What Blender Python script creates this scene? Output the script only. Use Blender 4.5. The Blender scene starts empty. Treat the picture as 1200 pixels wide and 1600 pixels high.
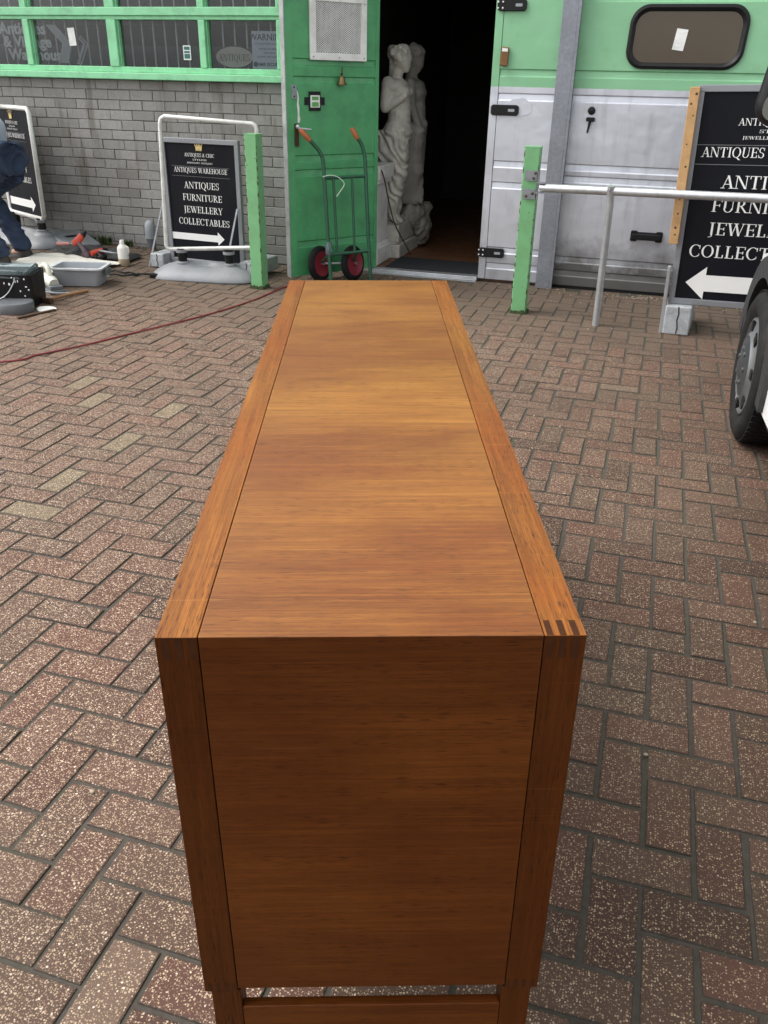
import bpy, bmesh, math, random
from mathutils import Vector, Matrix, noise as mnoise
random.seed(7)
R = math.radians
PI = math.pi
sc = bpy.context.scene
COL = sc.collection

# ------------------------------------------------------------------ camera, sky, sun, exposure
cam_d = bpy.data.cameras.new('camera')
cam_d.sensor_fit = 'VERTICAL'; cam_d.sensor_height = 36.0
cam_d.lens = 36.0*1317/1600; cam_d.clip_start = 0.02; cam_d.clip_end = 500
cam = bpy.data.objects.new('camera', cam_d); COL.objects.link(cam)
RM = [[0.956242081573225, 0.15018267567432678, -0.2510901140144818],
      [0.2919220465734974, -0.4323759710721563, 0.8531310206315034],
      [0.01956016750557846, -0.8890985229808392, -0.45729773264301654]]
M = Matrix.Identity(4)
for r_ in range(3):
    M[r_][0] = RM[r_][0]; M[r_][1] = -RM[r_][1]; M[r_][2] = -RM[r_][2]
M[2][3] = 1.40
cam.matrix_world = M
sc.camera = cam

w = bpy.data.worlds.new('World'); sc.world = w; w.use_nodes = True
nt = w.node_tree; nt.nodes.clear()
sky = nt.nodes.new('ShaderNodeTexSky'); sky.sky_type = 'NISHITA'; sky.sun_disc = False
SUN_EL, SUN_AZ = R(50), R(262)       # azimuth clockwise from +Y
sky.sun_elevation = SUN_EL; sky.sun_rotation = SUN_AZ; sky.air_density = 1.0; sky.dust_density = 3.0
hs = nt.nodes.new('ShaderNodeHueSaturation'); hs.inputs['Saturation'].default_value = 0.14
bg = nt.nodes.new('ShaderNodeBackground'); bg.inputs['Strength'].default_value = 0.15
wo = nt.nodes.new('ShaderNodeOutputWorld')
nt.links.new(sky.outputs[0], hs.inputs['Color']); nt.links.new(hs.outputs[0], bg.inputs['Color']); nt.links.new(bg.outputs[0], wo.inputs['Surface'])

sun_d = bpy.data.lights.new('sun', 'SUN'); sun_d.energy = 1.1; sun_d.angle = R(60); sun_d.color = (1.0, .955, .89)
sun = bpy.data.objects.new('sun', sun_d); COL.objects.link(sun)
sdir = Vector((math.sin(SUN_AZ)*math.cos(SUN_EL), math.cos(SUN_AZ)*math.cos(SUN_EL), math.sin(SUN_EL)))
sun.rotation_euler = sdir.to_track_quat('Z', 'Y').to_euler()
sun.location = (-6, 0, 8)
sc.view_settings.view_transform = 'Standard'; sc.view_settings.look = 'None'
sc.view_settings.exposure = 1.17; sc.view_settings.gamma = 1.0

# ------------------------------------------------------------------ small tools
def sm(a, b, t):
    u = min(1, max(0, (t-a)/(b-a))); return u*u*(3-2*u)
def gz(x, y):                     # the ground rises a little towards the far left corner
    return .065*sm(-2.9, -4.6, x)*sm(4.8, 6.4, y)

class MB:
    def __init__(s): s.v = []; s.f = []; s.k = 0
    def add(s, vs, fs, T=None):
        o = len(s.v)
        s.v += [tuple(T @ Vector(p)) if T else tuple(p) for p in vs]
        s.f += [tuple(i+o for i in f) for f in fs]; return s
    def box(s, x0, x1, y0, y1, z0, z1, T=None):
        vs = [(x0,y0,z0),(x1,y0,z0),(x1,y1,z0),(x0,y1,z0),(x0,y0,z1),(x1,y0,z1),(x1,y1,z1),(x0,y1,z1)]
        return s.add(vs, [(0,3,2,1),(4,5,6,7),(0,1,5,4),(1,2,6,5),(2,3,7,6),(3,0,4,7)], T)
    def prism(s, poly, axis, a, b):           # poly of 2-D points extruded along an axis from a to b
        n = len(poly)
        def P(p, t):
            return {'x': (t, p[0], p[1]), 'y': (p[0], t, p[1]), 'z': (p[0], p[1], t)}[axis]
        vs = [P(p, a) for p in poly]+[P(p, b) for p in poly]
        fs = [tuple(range(n))[::-1], tuple(range(n, 2*n))]+[(i, (i+1) % n, n+(i+1) % n, n+i) for i in range(n)]
        return s.add(vs, fs)
    def face(s, pts):
        return s.add(pts, [tuple(range(len(pts)))])
    def tube(s, path, r, n=10, closed=False, caps=True):
        P = [Vector(p) for p in path]; N = len(P)
        rs = r if isinstance(r, (list, tuple)) else [r]*N
        o = len(s.v); up = None
        for i, p in enumerate(P):
            if closed: d = P[(i+1) % N]-P[i-1]
            else: d = P[min(i+1, N-1)]-P[max(i-1, 0)]
            d.normalize()
            if up is None:
                up = Vector((0,0,1)) if abs(d.z) < .9 else Vector((1,0,0))
            a = d.cross(up)
            if a.length < 1e-5: a = d.orthogonal()
            a.normalize(); b = a.cross(d).normalized(); up = b
            for k in range(n):
                t = 2*PI*k/n
                s.v.append(tuple(p+(a*math.cos(t)+b*math.sin(t))*rs[i]))
        for i in range(N if closed else N-1):
            j = (i+1) % N
            for k in range(n):
                l = (k+1) % n
                s.f.append((o+i*n+k, o+i*n+l, o+j*n+l, o+j*n+k))
        if caps and not closed:
            s.f.append(tuple(o+k for k in range(n))[::-1]); s.f.append(tuple(o+(N-1)*n+k for k in range(n)))
        return s
    def lathe(s, prof, n=32, T=None, caps=True):     # prof = (r, z)
        o = len(s.v)
        vs = [(r*math.cos(2*PI*k/n), r*math.sin(2*PI*k/n), z) for r, z in prof for k in range(n)]
        fs = [(i*n+k, i*n+(k+1) % n, (i+1)*n+(k+1) % n, (i+1)*n+k) for i in range(len(prof)-1) for k in range(n)]
        if caps: fs += [tuple(range(n))[::-1], tuple((len(prof)-1)*n+k for k in range(n))]
        return s.add(vs, fs, T)
    def ball(s, c, r, n=12, m=8):
        r = r if isinstance(r, (tuple, list)) else (r, r, r)
        vs = [(c[0], c[1], c[2]-r[2])]
        for i in range(1, m):
            t = PI*i/m-PI/2
            vs += [(c[0]+r[0]*math.cos(t)*math.cos(2*PI*k/n), c[1]+r[1]*math.cos(t)*math.sin(2*PI*k/n), c[2]+r[2]*math.sin(t)) for k in range(n)]
        vs.append((c[0], c[1], c[2]+r[2])); L = len(vs)-1
        fs = [(0, 1+(k+1) % n, 1+k) for k in range(n)]
        for i in range(m-2):
            fs += [(1+i*n+k, 1+i*n+(k+1) % n, 1+(i+1)*n+(k+1) % n, 1+(i+1)*n+k) for k in range(n)]
        fs += [(L, 1+(m-2)*n+k, 1+(m-2)*n+(k+1) % n) for k in range(n)]
        return s.add(vs, fs)
    def mesh(s, name):
        me = bpy.data.meshes.new(name); me.from_pydata(s.v, [], s.f); me.update()
        bm = bmesh.new(); bm.from_mesh(me); bmesh.ops.recalc_face_normals(bm, faces=bm.faces); bm.to_mesh(me); bm.free()
        return me
    def build(s, name, mat, parent=None, smooth=False, bevel=0, seg=2, recalc=True):
        me = s.mesh(name)
        o = bpy.data.objects.new(name, me); COL.objects.link(o)
        for m in (mat if isinstance(mat, list) else [mat]): me.materials.append(m)
        if smooth:
            me.polygons.foreach_set('use_smooth', [True]*len(me.polygons))
            me.set_sharp_from_angle(angle=R(42))
        if bevel:
            b = o.modifiers.new('bevel', 'BEVEL'); b.width = bevel; b.segments = seg; b.limit_method = 'ANGLE'; b.angle_limit = R(40)
        if parent: o.parent = parent
        return o

def arcpts(cx, cy, rx, ry, a0, a1, n):
    return [(cx+rx*math.cos(R(a0+(a1-a0)*i/n)), cy+ry*math.sin(R(a0+(a1-a0)*i/n))) for i in range(n+1)]
def rrect(x0, x1, y0, y1, r, n=6):
    return arcpts(x1-r, y1-r, r, r, 0, 90, n)+arcpts(x0+r, y1-r, r, r, 90, 180, n)+arcpts(x0+r, y0+r, r, r, 180, 270, n)+arcpts(x1-r, y0+r, r, r, 270, 360, n)
def smooth_path(pts, k=6):
    P = [Vector(p) for p in pts]; out = []
    for i in range(len(P)-1):
        p0, p1, p2, p3 = P[max(i-1, 0)], P[i], P[i+1], P[min(i+2, len(P)-1)]
        for j in range(k):
            t = j/k
            out.append(.5*((2*p1)+(p2-p0)*t+(2*p0-5*p1+4*p2-p3)*t*t+(3*p1-p0-3*p2+p3)*t**3))
    out.append(P[-1]); return out

def tag(o, label, cat, group=None, kind=None):
    if label: o['label'] = label
    if cat: o['category'] = cat
    if group: o['group'] = group
    if kind: o['kind'] = kind
    return o
def thing(name, label, cat, loc=(0,0,0), rot=(0,0,0), group=None):
    o = bpy.data.objects.new(name, None); COL.objects.link(o); o.location = loc; o.rotation_euler = rot
    o.empty_display_size = .1
    return tag(o, label, cat, group)
def copy_tree(o, parent=None):
    c = o.copy(); COL.objects.link(c)
    if parent: c.parent = parent
    for ch in list(o.children): copy_tree(ch, c)
    return c

# ------------------------------------------------------------------ materials
def new_mat(name):
    m = bpy.data.materials.new(name); m.use_nodes = True
    n = m.node_tree; n.nodes.clear()
    out = n.nodes.new('ShaderNodeOutputMaterial'); b = n.nodes.new('ShaderNodeBsdfPrincipled')
    n.links.new(b.outputs[0], out.inputs[0]); return m, n, b
def N(n, t, **kw):
    x = n.nodes.new(t)
    for k, v in kw.items():
        if k in x.inputs.keys(): x.inputs[k].default_value = v
        else: setattr(x, k, v)
    return x
def ramp(n, src, stops):
    r = n.nodes.new('ShaderNodeValToRGB'); e = r.color_ramp.elements
    while len(e) < len(stops): e.new(.5)
    for i, (p, c) in enumerate(stops):
        e[i].position = p; e[i].color = (c, c, c, 1) if not isinstance(c, (tuple, list)) else (*c, 1)
    n.links.new(src, r.inputs[0]); return r.outputs[0]
def mixc(n, fac, a, b, mode='MIX'):
    x = n.nodes.new('ShaderNodeMix'); x.data_type = 'RGBA'; x.blend_type = mode
    for i, v in ((0, fac), (6, a), (7, b)):
        if hasattr(v, 'is_output'): n.links.new(v, x.inputs[i])
        elif isinstance(v, (tuple, list)): x.inputs[i].default_value = (*v, 1)
        else: x.inputs[i].default_value = v if i == 0 else (v, v, v, 1)
    return x.outputs[2]
def math_(n, op, a, b=None):
    x = n.nodes.new('ShaderNodeMath'); x.operation = op
    for i, v in ((0, a), (1, b)):
        if v is None: continue
        if hasattr(v, 'is_output'): n.links.new(v, x.inputs[i])
        else: x.inputs[i].default_value = v
    return x.outputs[0]
def coords(n, scale=(1,1,1), loc=(0,0,0), rot=(0,0,0)):
    tc = n.nodes.new('ShaderNodeTexCoord'); mp = n.nodes.new('ShaderNodeMapping')
    mp.inputs['Scale'].default_value = scale; mp.inputs['Location'].default_value = loc; mp.inputs['Rotation'].default_value = rot
    n.links.new(tc.outputs['Object'], mp.inputs[0]); return mp.outputs[0]
def nz(n, vec, scale, detail=4, rough=.55, dist=0):
    x = N(n, 'ShaderNodeTexNoise', Scale=scale, Detail=detail, Roughness=rough, Distortion=dist)
    n.links.new(vec, x.inputs['Vector']); return x.outputs[0]
def bump(n, b, h, strength=.3, dist=.002):
    x = N(n, 'ShaderNodeBump', Strength=strength, Distance=dist)
    n.links.new(h, x.inputs['Height']); n.links.new(x.outputs[0], b.inputs['Normal'])

def simple(name, col, rough=.5, metal=0, var=.15, scale=8, dirt=None, dirt_amt=.5, dirt_scale=5, chips=None, chip_th=.66, chip_scale=25, bmp=0, spec=.5):
    m, n, b = new_mat(name); v = coords(n)
    a = nz(n, v, scale, 5)
    c = mixc(n, a, tuple(x*(1-var) for x in col), tuple(min(1, x*(1+var)) for x in col))
    if dirt:
        d = ramp(n, nz(n, v, dirt_scale, 8, .65), [(.45, 0), (.75, dirt_amt)]); c = mixc(n, d, c, dirt)
    if chips:
        k = ramp(n, nz(n, v, chip_scale, 6, .7), [(chip_th, 0), (chip_th+.02, 1)]); c = mixc(n, k, c, chips)
    n.links.new(c, b.inputs['Base Color'])
    r = ramp(n, nz(n, v, scale*2.3, 4), [(.3, max(.03, rough-.1)), (.7, min(1, rough+.1))]); n.links.new(r, b.inputs['Roughness'])
    b.inputs['Metallic'].default_value = metal
    b.inputs['Specular IOR Level'].default_value = spec
    if bmp: bump(n, b, nz(n, v, scale*4, 6), bmp)
    return m

def wood(name, axis, light, dark, red, rough=.40, coat=.05, spec=.22, figure=1.0):
    """teak: short dark pores, fine fibres and slow drifts from golden to red brown, all along one object axis"""
    m, n, b = new_mat(name); i = 'xyz'.index(axis)
    def sc_(a, l): q = [a, a, a]; q[i] = l; return q
    v0 = coords(n)
    fib = nz(n, coords(n, sc_(520, 7)), 1, 4, .65)
    fib2 = nz(n, coords(n, sc_(150, 2.6), (5, 2, 9)), 1, 4, .6, .4)
    por = nz(n, coords(n, sc_(700, 42), (3, 1, 7)), 1, 2, .5)
    band = nz(n, coords(n, sc_(24, .8), (2, 8, 5)), 1, 5, .6, .5)
    slow = nz(n, coords(n, sc_(4.2, 1.9), (9, 4, 2)), 1, 7, .66, .35)
    t = math_(n, 'ADD', math_(n, 'MULTIPLY', fib, .46), math_(n, 'MULTIPLY', fib2, .24)); t = math_(n, 'ADD', t, math_(n, 'MULTIPLY', band, .30*figure))
    c = mixc(n, ramp(n, t, [(.27+.12*figure, 0), (.47+.15*figure, 1)]), dark, light)
    c = mixc(n, ramp(n, slow, [(.36, 0), (.62, .92)]), c, mixc(n, ramp(n, t, [(.38, 0), (.62, 1)]), tuple(x*.55 for x in red), red))
    dens = ramp(n, nz(n, coords(n, sc_(40, 2.5), (1, 6, 3)), 1, 4), [(.38, .25), (.66, 1)])
    pores = math_(n, 'MULTIPLY', ramp(n, por, [(.34, .90), (.44, 0)]), dens)
    c = mixc(n, pores, c, (dark[0]*.30, dark[1]*.27, dark[2]*.3))
    if axis == 'x':                      # separate veneer leaves, each a shade apart, with a hairline joint
        s_ = n.nodes.new('ShaderNodeSeparateXYZ'); n.links.new(v0, s_.inputs[0])
        q = math_(n, 'ADD', math_(n, 'MULTIPLY', math_(n, 'ADD', s_.outputs[1], s_.outputs[2]), 5.3), math_(n, 'MULTIPLY', fib2, .004))
        wn_ = n.nodes.new('ShaderNodeTexWhiteNoise'); wn_.noise_dimensions = '1D'; n.links.new(math_(n, 'FLOOR', q), wn_.inputs['W'])
        c = mixc(n, .30, c, mixc(n, wn_.outputs[0], (.72, .66, .60), (1.12, 1.12, 1.10)), 'MULTIPLY')
        c = mixc(n, ramp(n, math_(n, 'FRACT', q), [(.003, .22), (.008, 0)]), c, (light[0]*1.25, light[1]*1.25, light[2]*1.2))
    blot = ramp(n, nz(n, v0, 4.2, 6, .62, .5), [(.50, 0), (.78, .30)]); c = mixc(n, blot, c, (dark[0]*.9, dark[1]*.75, dark[2]*.7))
    for rot_, th in ((.62, .72), (-.9, .735)):          # fine handling scratches
        sv = nz(n, coords(n, (5, 420, 420), (rot_*9, 2, 4), (0, 0, rot_)), 1, 1, .5)
        c = mixc(n, ramp(n, sv, [(th, 0), (th+.02, .22)]), c, (light[0]*1.5, light[1]*1.6, light[2]*2.5))
    n.links.new(c, b.inputs['Base Color'])
    n.links.new(ramp(n, math_(n, 'ADD', math_(n, 'MULTIPLY', fib, .5), math_(n, 'MULTIPLY', nz(n, v0, 3, 5), .5)), [(.3, rough-.08), (.7, rough+.14)]), b.inputs['Roughness'])
    b.inputs['Specular IOR Level'].default_value = spec
    b.inputs['Coat Weight'].default_value = coat; b.inputs['Coat Roughness'].default_value = .3
    bump(n, b, math_(n, 'SUBTRACT', fib, math_(n, 'MULTIPLY', pores, .8)), .2, .0006)
    return m

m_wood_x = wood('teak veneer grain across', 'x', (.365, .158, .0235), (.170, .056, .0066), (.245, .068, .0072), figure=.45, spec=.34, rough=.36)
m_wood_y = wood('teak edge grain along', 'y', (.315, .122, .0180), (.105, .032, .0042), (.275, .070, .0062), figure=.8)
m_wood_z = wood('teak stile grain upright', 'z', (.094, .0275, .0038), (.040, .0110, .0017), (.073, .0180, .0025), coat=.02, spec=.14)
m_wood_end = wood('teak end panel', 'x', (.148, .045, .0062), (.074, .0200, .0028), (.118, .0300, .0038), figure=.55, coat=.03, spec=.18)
m_endgrain = simple('dark end grain', (.044, .0140, .0038), .6, var=.5, scale=60, spec=.15)
m_seam = simple('dark seam', (.018, .009, .004), .8)

# pavers
def paver_mat():
    m, n, b = new_mat('exposed aggregate block paving')
    at = n.nodes.new('ShaderNodeAttribute'); at.attribute_name = 'tone'; at.attribute_type = 'GEOMETRY'
    v = coords(n)
    geo = n.nodes.new('ShaderNodeNewGeometry')
    base = ramp(n, at.outputs['Fac'], [(0, (.058, .036, .029)), (.3, (.116, .060, .047)), (.6, (.084, .058, .045)), (.9, (.128, .076, .060)), (.97, (.145, .108, .084)), (1, (.150, .134, .090))])
    c = mixc(n, math_(n, 'MULTIPLY', nz(n, v, 60, 5, .7), .55), base, (.040, .025, .020))
    sx = n.nodes.new('ShaderNodeSeparateXYZ'); n.links.new(v, sx.inputs[0])
    wear = ramp(n, math_(n, 'ADD', math_(n, 'MULTIPLY', sx.outputs[0], -.16), math_(n, 'MULTIPLY', nz(n, v, .8, 4), .5)), [(.10, .36), (.42, .0)])
    wv = N(n, 'ShaderNodeTexNoise', Scale=260, Detail=3); n.links.new(v, wv.inputs['Vector'])
    vm = n.nodes.new('ShaderNodeVectorMath'); vm.operation = 'SCALE'; n.links.new(wv.outputs['Color'], vm.inputs[0]); vm.inputs['Scale'].default_value = .0045
    va = n.nodes.new('ShaderNodeVectorMath'); va.operation = 'ADD'; n.links.new(v, va.inputs[0]); n.links.new(vm.outputs[0], va.inputs[1])
    patch = ramp(n, nz(n, v, 9, 5, .65), [(.35, -.06), (.65, .10)]); patch = math_(n, 'SUBTRACT', patch, .03)
    wear2 = math_(n, 'ADD', wear, patch)
    h = None
    for (sc_, th, rad, lo, hi) in ((205, .50, .34, (.33, .25, .165), (.58, .51, .39)), (330, .52, .36, (.17, .11, .075), (.40, .32, .235)), (135, .80, .27, (.45, .38, .29), (.72, .68, .59))):
        vo = N(n, 'ShaderNodeTexVoronoi', Scale=sc_, voronoi_dimensions='2D'); n.links.new(va.outputs[0], vo.inputs['Vector'])
        sp = n.nodes.new('ShaderNodeSeparateColor'); n.links.new(vo.outputs['Color'], sp.inputs[0])
        pick = math_(n, 'GREATER_THAN', sp.outputs[0], math_(n, 'ADD', wear2, th))
        rr = math_(n, 'MULTIPLY_ADD', sp.outputs[2], rad*.6); n.nodes[-1].inputs[2].default_value = rad*.55
        inside = math_(n, 'MULTIPLY', pick, math_(n, 'LESS_THAN', vo.outputs['Distance'], rr))
        c = mixc(n, math_(n, 'MULTIPLY', inside, .88), c, mixc(n, sp.outputs[1], lo, hi))
        h = inside if h is None else math_(n, 'ADD', h, inside)
    hue = ramp(n, wear, [(.0, (1.10, 1.0, .95)), (.36, (.97, .92, .81))])
    c = mixc(n, 1.0, c, hue, 'MULTIPLY')
    # brown earth washed over the strip by the walls and patches of moss-grey wear
    d = math_(n, 'ADD', sx.outputs[1], math_(n, 'MULTIPLY', nz(n, v, 1.7, 6, .6), 2.2))
    d = math_(n, 'ADD', d, math_(n, 'MULTIPLY', sx.outputs[0], -.10))
    dm = ramp(n, math_(n, 'MULTIPLY', d, .1), [(.60, 0), (.70, .80), (.80, .85)])
    c = mixc(n, dm, c, mixc(n, nz(n, v, 22, 6, .7), (.075, .053, .038), (.165, .120, .088)))
    st = ramp(n, nz(n, v, .9, 7, .62), [(.48, 0), (.68, .45)])
    c = mixc(n, st, c, (.095, .075, .052))
    gs = n.nodes.new('ShaderNodeSeparateXYZ'); n.links.new(geo.outputs['True Normal'], gs.inputs[0])
    c = mixc(n, ramp(n, gs.outputs[2], [(.80, .85), (.985, 0)]), c, (.045, .038, .030))   # silt on the worn arrises
    n.links.new(c, b.inputs['Base Color'])
    b.inputs['Roughness'].default_value = .82; b.inputs['Specular IOR Level'].default_value = .3
    bump(n, b, math_(n, 'ADD', math_(n, 'MULTIPLY', h, .6), nz(n, v, 170, 4)), .5, .0018)
    return m
m_paver = paver_mat()
m_joint = simple('joint sand and silt', (.058, .050, .040), .95, var=.5, scale=40, dirt=(.035, .045, .018), dirt_amt=.6, dirt_scale=2, bmp=.6)

def brick_mat():
    m, n, b = new_mat('grey concrete brick'); v = coords(n)
    g = n.nodes.new('ShaderNodeNewGeometry')
    c = ramp(n, g.outputs['Random Per Island'], [(0, (.255, .245, .228)), (.25, (.29, .282, .266)), (.5, (.312, .304, .288)), (.8, (.335, .326, .310)), (1, (.375, .366, .350))])
    c = mixc(n, ramp(n, nz(n, v, 45, 6, .7), [(.35, .30), (.6, 0)]), c, (.16, .152, .142))
    c = mixc(n, ramp(n, nz(n, v, 2.4, 7, .65), [(.50, 0), (.72, .45)]), c, (.17, .155, .132))
    tall = nz(n, coords(n, (7, 7, .8)), 1, 6, .6)
    c = mixc(n, ramp(n, tall, [(.54, 0), (.66, .6)]), c, (.13, .112, .088))
    n.links.new(c, b.inputs['Base Color']); b.inputs['Roughness'].default_value = .9; b.inputs['Specular IOR Level'].default_value = .2
    bump(n, b, nz(n, v, 90, 5, .7), .3, .002); return m
m_brick = brick_mat()
m_mortar = simple('brown mortar', (.195, .172, .145), .95, var=.35, scale=30, bmp=.5)
GREEN, LGREEN = (.055, .30, .115), (.25, .585, .32)
m_frame = simple('pale green window paint', (.27, .66, .37), .38, var=.07, scale=6, dirt=(.10, .19, .11), dirt_amt=.5, dirt_scale=9, chips=(.09, .07, .05), chip_th=.72, chip_scale=22)
m_door = simple('mid green door paint', (.080, .350, .140), .36, var=.10, scale=4, dirt=(.040, .15, .070), dirt_amt=.75, dirt_scale=4.5, chips=(.022, .05, .028), chip_th=.69, chip_scale=14, bmp=.05)
m_post = simple('pale green post paint', (.165, .41, .185), .5, var=.10, scale=7, dirt=(.10, .17, .07), dirt_amt=.5, dirt_scale=6, chips=(.085, .055, .028), chip_th=.645, chip_scale=19, bmp=.15)

def garage_mat():
    """pale green above a straight paint line, bare silver metal below, road splash at the foot"""
    m, n, b = new_mat('green over silver door metal'); v = coords(n)
    s = n.nodes.new('ShaderNodeSeparateXYZ'); n.links.new(v, s.inputs[0])
    line = math_(n, 'ADD', s.outputs[2], math_(n, 'MULTIPLY', nz(n, v, 60, 3), .004))
    isg = math_(n, 'GREATER_THAN', line, 1.367)
    gcol = mixc(n, nz(n, v, 3, 5), (.20, .46, .25), (.265, .54, .315))
    gcol = mixc(n, ramp(n, nz(n, v, 7, 7, .7), [(.55, 0), (.8, .4)]), gcol, (.13, .30, .15))
    scol = mixc(n, nz(n, v, 2.2, 5, .6), (.56, .58, .635), (.72, .74, .80))
    scol = mixc(n, ramp(n, nz(n, coords(n, (14, 14, 2)), 1, 6, .65), [(.52, 0), (.78, .35)]), scol, (.19, .19, .195))
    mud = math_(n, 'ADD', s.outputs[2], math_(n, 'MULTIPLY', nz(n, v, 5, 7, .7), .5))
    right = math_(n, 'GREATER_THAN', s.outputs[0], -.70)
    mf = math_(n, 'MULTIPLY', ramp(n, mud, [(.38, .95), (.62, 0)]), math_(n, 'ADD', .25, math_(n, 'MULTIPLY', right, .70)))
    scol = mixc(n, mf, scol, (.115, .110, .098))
    n.links.new(mixc(n, isg, scol, gcol), b.inputs['Base Color'])
    n.links.new(ramp(n, isg, [(0, .38), (1, .45)]), b.inputs['Roughness'])
    mt = math_(n, 'MULTIPLY', math_(n, 'SUBTRACT', 1, isg), .55); n.links.new(mt, b.inputs['Metallic'])
    big = nz(n, v, 3.2, 3, .5)
    bump(n, b, math_(n, 'ADD', big, math_(n, 'MULTIPLY', nz(n, v, 120, 3), .02)), .35, .035)
    return m
m_garage = garage_mat()
m_galv = simple('galvanised steel', (.30, .315, .34), .45, .75, var=.3, scale=38, dirt=(.15, .15, .155), dirt_amt=.5, dirt_scale=14)
m_galv2 = simple('bright galvanised tube', (.52, .54, .56), .38, .7, var=.18, scale=50, dirt=(.22, .22, .21), dirt_amt=.45, dirt_scale=9)
m_column = simple('spangled galvanised column', (.265, .28, .315), .5, .5, var=.35, scale=45, dirt=(.13, .13, .135), dirt_amt=.5, dirt_scale=5)
m_edge = simple('weathered aluminium edge', (.36, .38, .37), .5, .5, var=.25, scale=12, dirt=(.12, .12, .11), dirt_amt=.7, dirt_scale=8, chips=(.62, .66, .62), chip_th=.68)
m_black = simple('black plastic', (.008, .008, .009), .45, spec=.3, var=.3, scale=20)
m_rubber = simple('tyre rubber', (.0085, .0085, .009), .75, spec=.25, var=.4, scale=18, dirt=(.030, .027, .024), dirt_amt=.4, dirt_scale=9, bmp=.15)
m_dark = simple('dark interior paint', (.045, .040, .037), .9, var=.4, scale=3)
m_white = simple('white paint', (.84, .84, .82), .4, var=.06, scale=5, dirt=(.36, .35, .31), dirt_amt=.5, dirt_scale=7)
m_wtube = simple('scuffed white tube', (.68, .68, .65), .4, .2, var=.15, scale=9, dirt=(.30, .285, .25), dirt_amt=.8, dirt_scale=9, chips=(.16, .10, .05), chip_th=.74, chip_scale=14)
m_gframe = simple('grey snap frame', (.27, .28, .30), .45, .45, var=.12, scale=8, dirt=(.14, .14, .14), dirt_amt=.4, dirt_scale=8)
m_poster = simple('dark navy poster', (.0050, .0056, .0090), .55, spec=.16, var=.25, scale=2.5, dirt=(.018, .019, .023), dirt_amt=.35, dirt_scale=4, bmp=.04)
m_ink = simple('white lettering', (.78, .78, .76), .5, var=.05, scale=12)
m_inkgrey = simple('grey rule', (.16, .16, .165), .6)
m_gold = simple('gold crown print', (.60, .46, .19), .5, var=.35, scale=40)
m_base = simple('moulded grey plastic', (.235, .245, .262), .5, var=.13, scale=7, dirt=(.15, .145, .13), dirt_amt=.6, dirt_scale=6, bmp=.06)
m_timber = simple('raw pine', (.47, .28, .125), .7, var=.3, scale=22, dirt=(.30, .16, .07), dirt_amt=.5, dirt_scale=12)
m_block = simple('silver painted timber', (.42, .44, .46), .6, .2, var=.3, scale=26, dirt=(.14, .14, .145), dirt_amt=.7, dirt_scale=14, bmp=.8)
m_truck = simple('dark green steel tube', (.016, .085, .045), .35, .1, var=.25, scale=14, dirt=(.03, .04, .03), dirt_amt=.5, chips=(.16, .20, .17), chip_th=.73)
m_grip = simple('orange brown grip', (.40, .125, .045), .5, var=.3, scale=20)
m_rim = simple('crimson wheel rim', (.225, .020, .034), .4, var=.2, scale=10, dirt=(.16, .03, .03), dirt_amt=.4)
m_string = simple('pale string', (.45, .55, .46), .8)
m_red = simple('red cord', (.22, .030, .036), .6, var=.3, scale=15)
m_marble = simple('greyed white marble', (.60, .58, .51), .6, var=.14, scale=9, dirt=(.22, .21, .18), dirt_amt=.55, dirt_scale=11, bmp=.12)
m_marble2 = simple('shade-darkened marble', (.30, .29, .255), .65, var=.2, scale=9, dirt=(.13, .125, .105), dirt_amt=.6, dirt_scale=9, bmp=.12)  # darker marble copy; the rear figure's deeper shade is put into its colour
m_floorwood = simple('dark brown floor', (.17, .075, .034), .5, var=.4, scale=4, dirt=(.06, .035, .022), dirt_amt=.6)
m_mat = simple('charcoal door mat', (.020, .023, .026), .95, var=.4, scale=50, bmp=.4)
m_denim = simple('blue denim', (.020, .036, .076), .85, var=.5, scale=11, dirt=(.055, .075, .12), dirt_amt=.6, dirt_scale=9, bmp=.35)
m_shirt = simple('pale blue shirt', (.50, .56, .66), .85, var=.15, scale=9, bmp=.2)
m_skin = simple('skin', (.48, .27, .19), .5, var=.1, scale=10)
m_hair = simple('dark brown hair', (.03, .018, .01), .6)
m_boot = simple('dark boot', (.03, .024, .02), .7)
m_brass = simple('aged brass', (.28, .19, .09), .4, .85, var=.4, scale=30, dirt=(.06, .045, .03), dirt_amt=.7)
m_copper = simple('tarnished copper box', (.26, .13, .06), .4, .7, var=.5, scale=28, dirt=(.08, .045, .03), dirt_amt=.6, dirt_scale=20, chips=(.6, .55, .45), chip_th=.68)
m_grey = simple('mid grey plastic', (.30, .32, .345), .5, var=.15, scale=9, dirt=(.33, .34, .35), dirt_amt=.5, dirt_scale=12)
m_slate = simple('slate grey plastic', (.105, .115, .125), .5, var=.18, scale=12, dirt=(.2, .2, .2), dirt_amt=.4, dirt_scale=9)
m_cloth = simple('off white dust sheet', (.84, .81, .73), .9, var=.08, scale=9, dirt=(.50, .44, .34), dirt_amt=.5, dirt_scale=11, bmp=.4)
m_cream = simple('cream tool plastic', (.62, .61, .52), .45, var=.1, scale=9, dirt=(.3, .28, .22), dirt_amt=.5)
m_orange = simple('orange red tool plastic', (.50, .055, .024), .45, var=.15, scale=15)
m_mauve = simple('mauve grey tool body', (.135, .095, .115), .35, .1, var=.25, scale=12)
m_milky = simple('milky bottle plastic', (.66, .65, .60), .4, var=.05, scale=9)
m_liquid = simple('tan liquid in bottle', (.33, .26, .17), .4, var=.1)
m_bag = simple('black bag fabric', (.012, .012, .013), .7, var=.5, scale=25, bmp=.6)
m_rust = simple('rusty steel', (.075, .040, .022), .7, .3, var=.5, scale=40)
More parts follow.
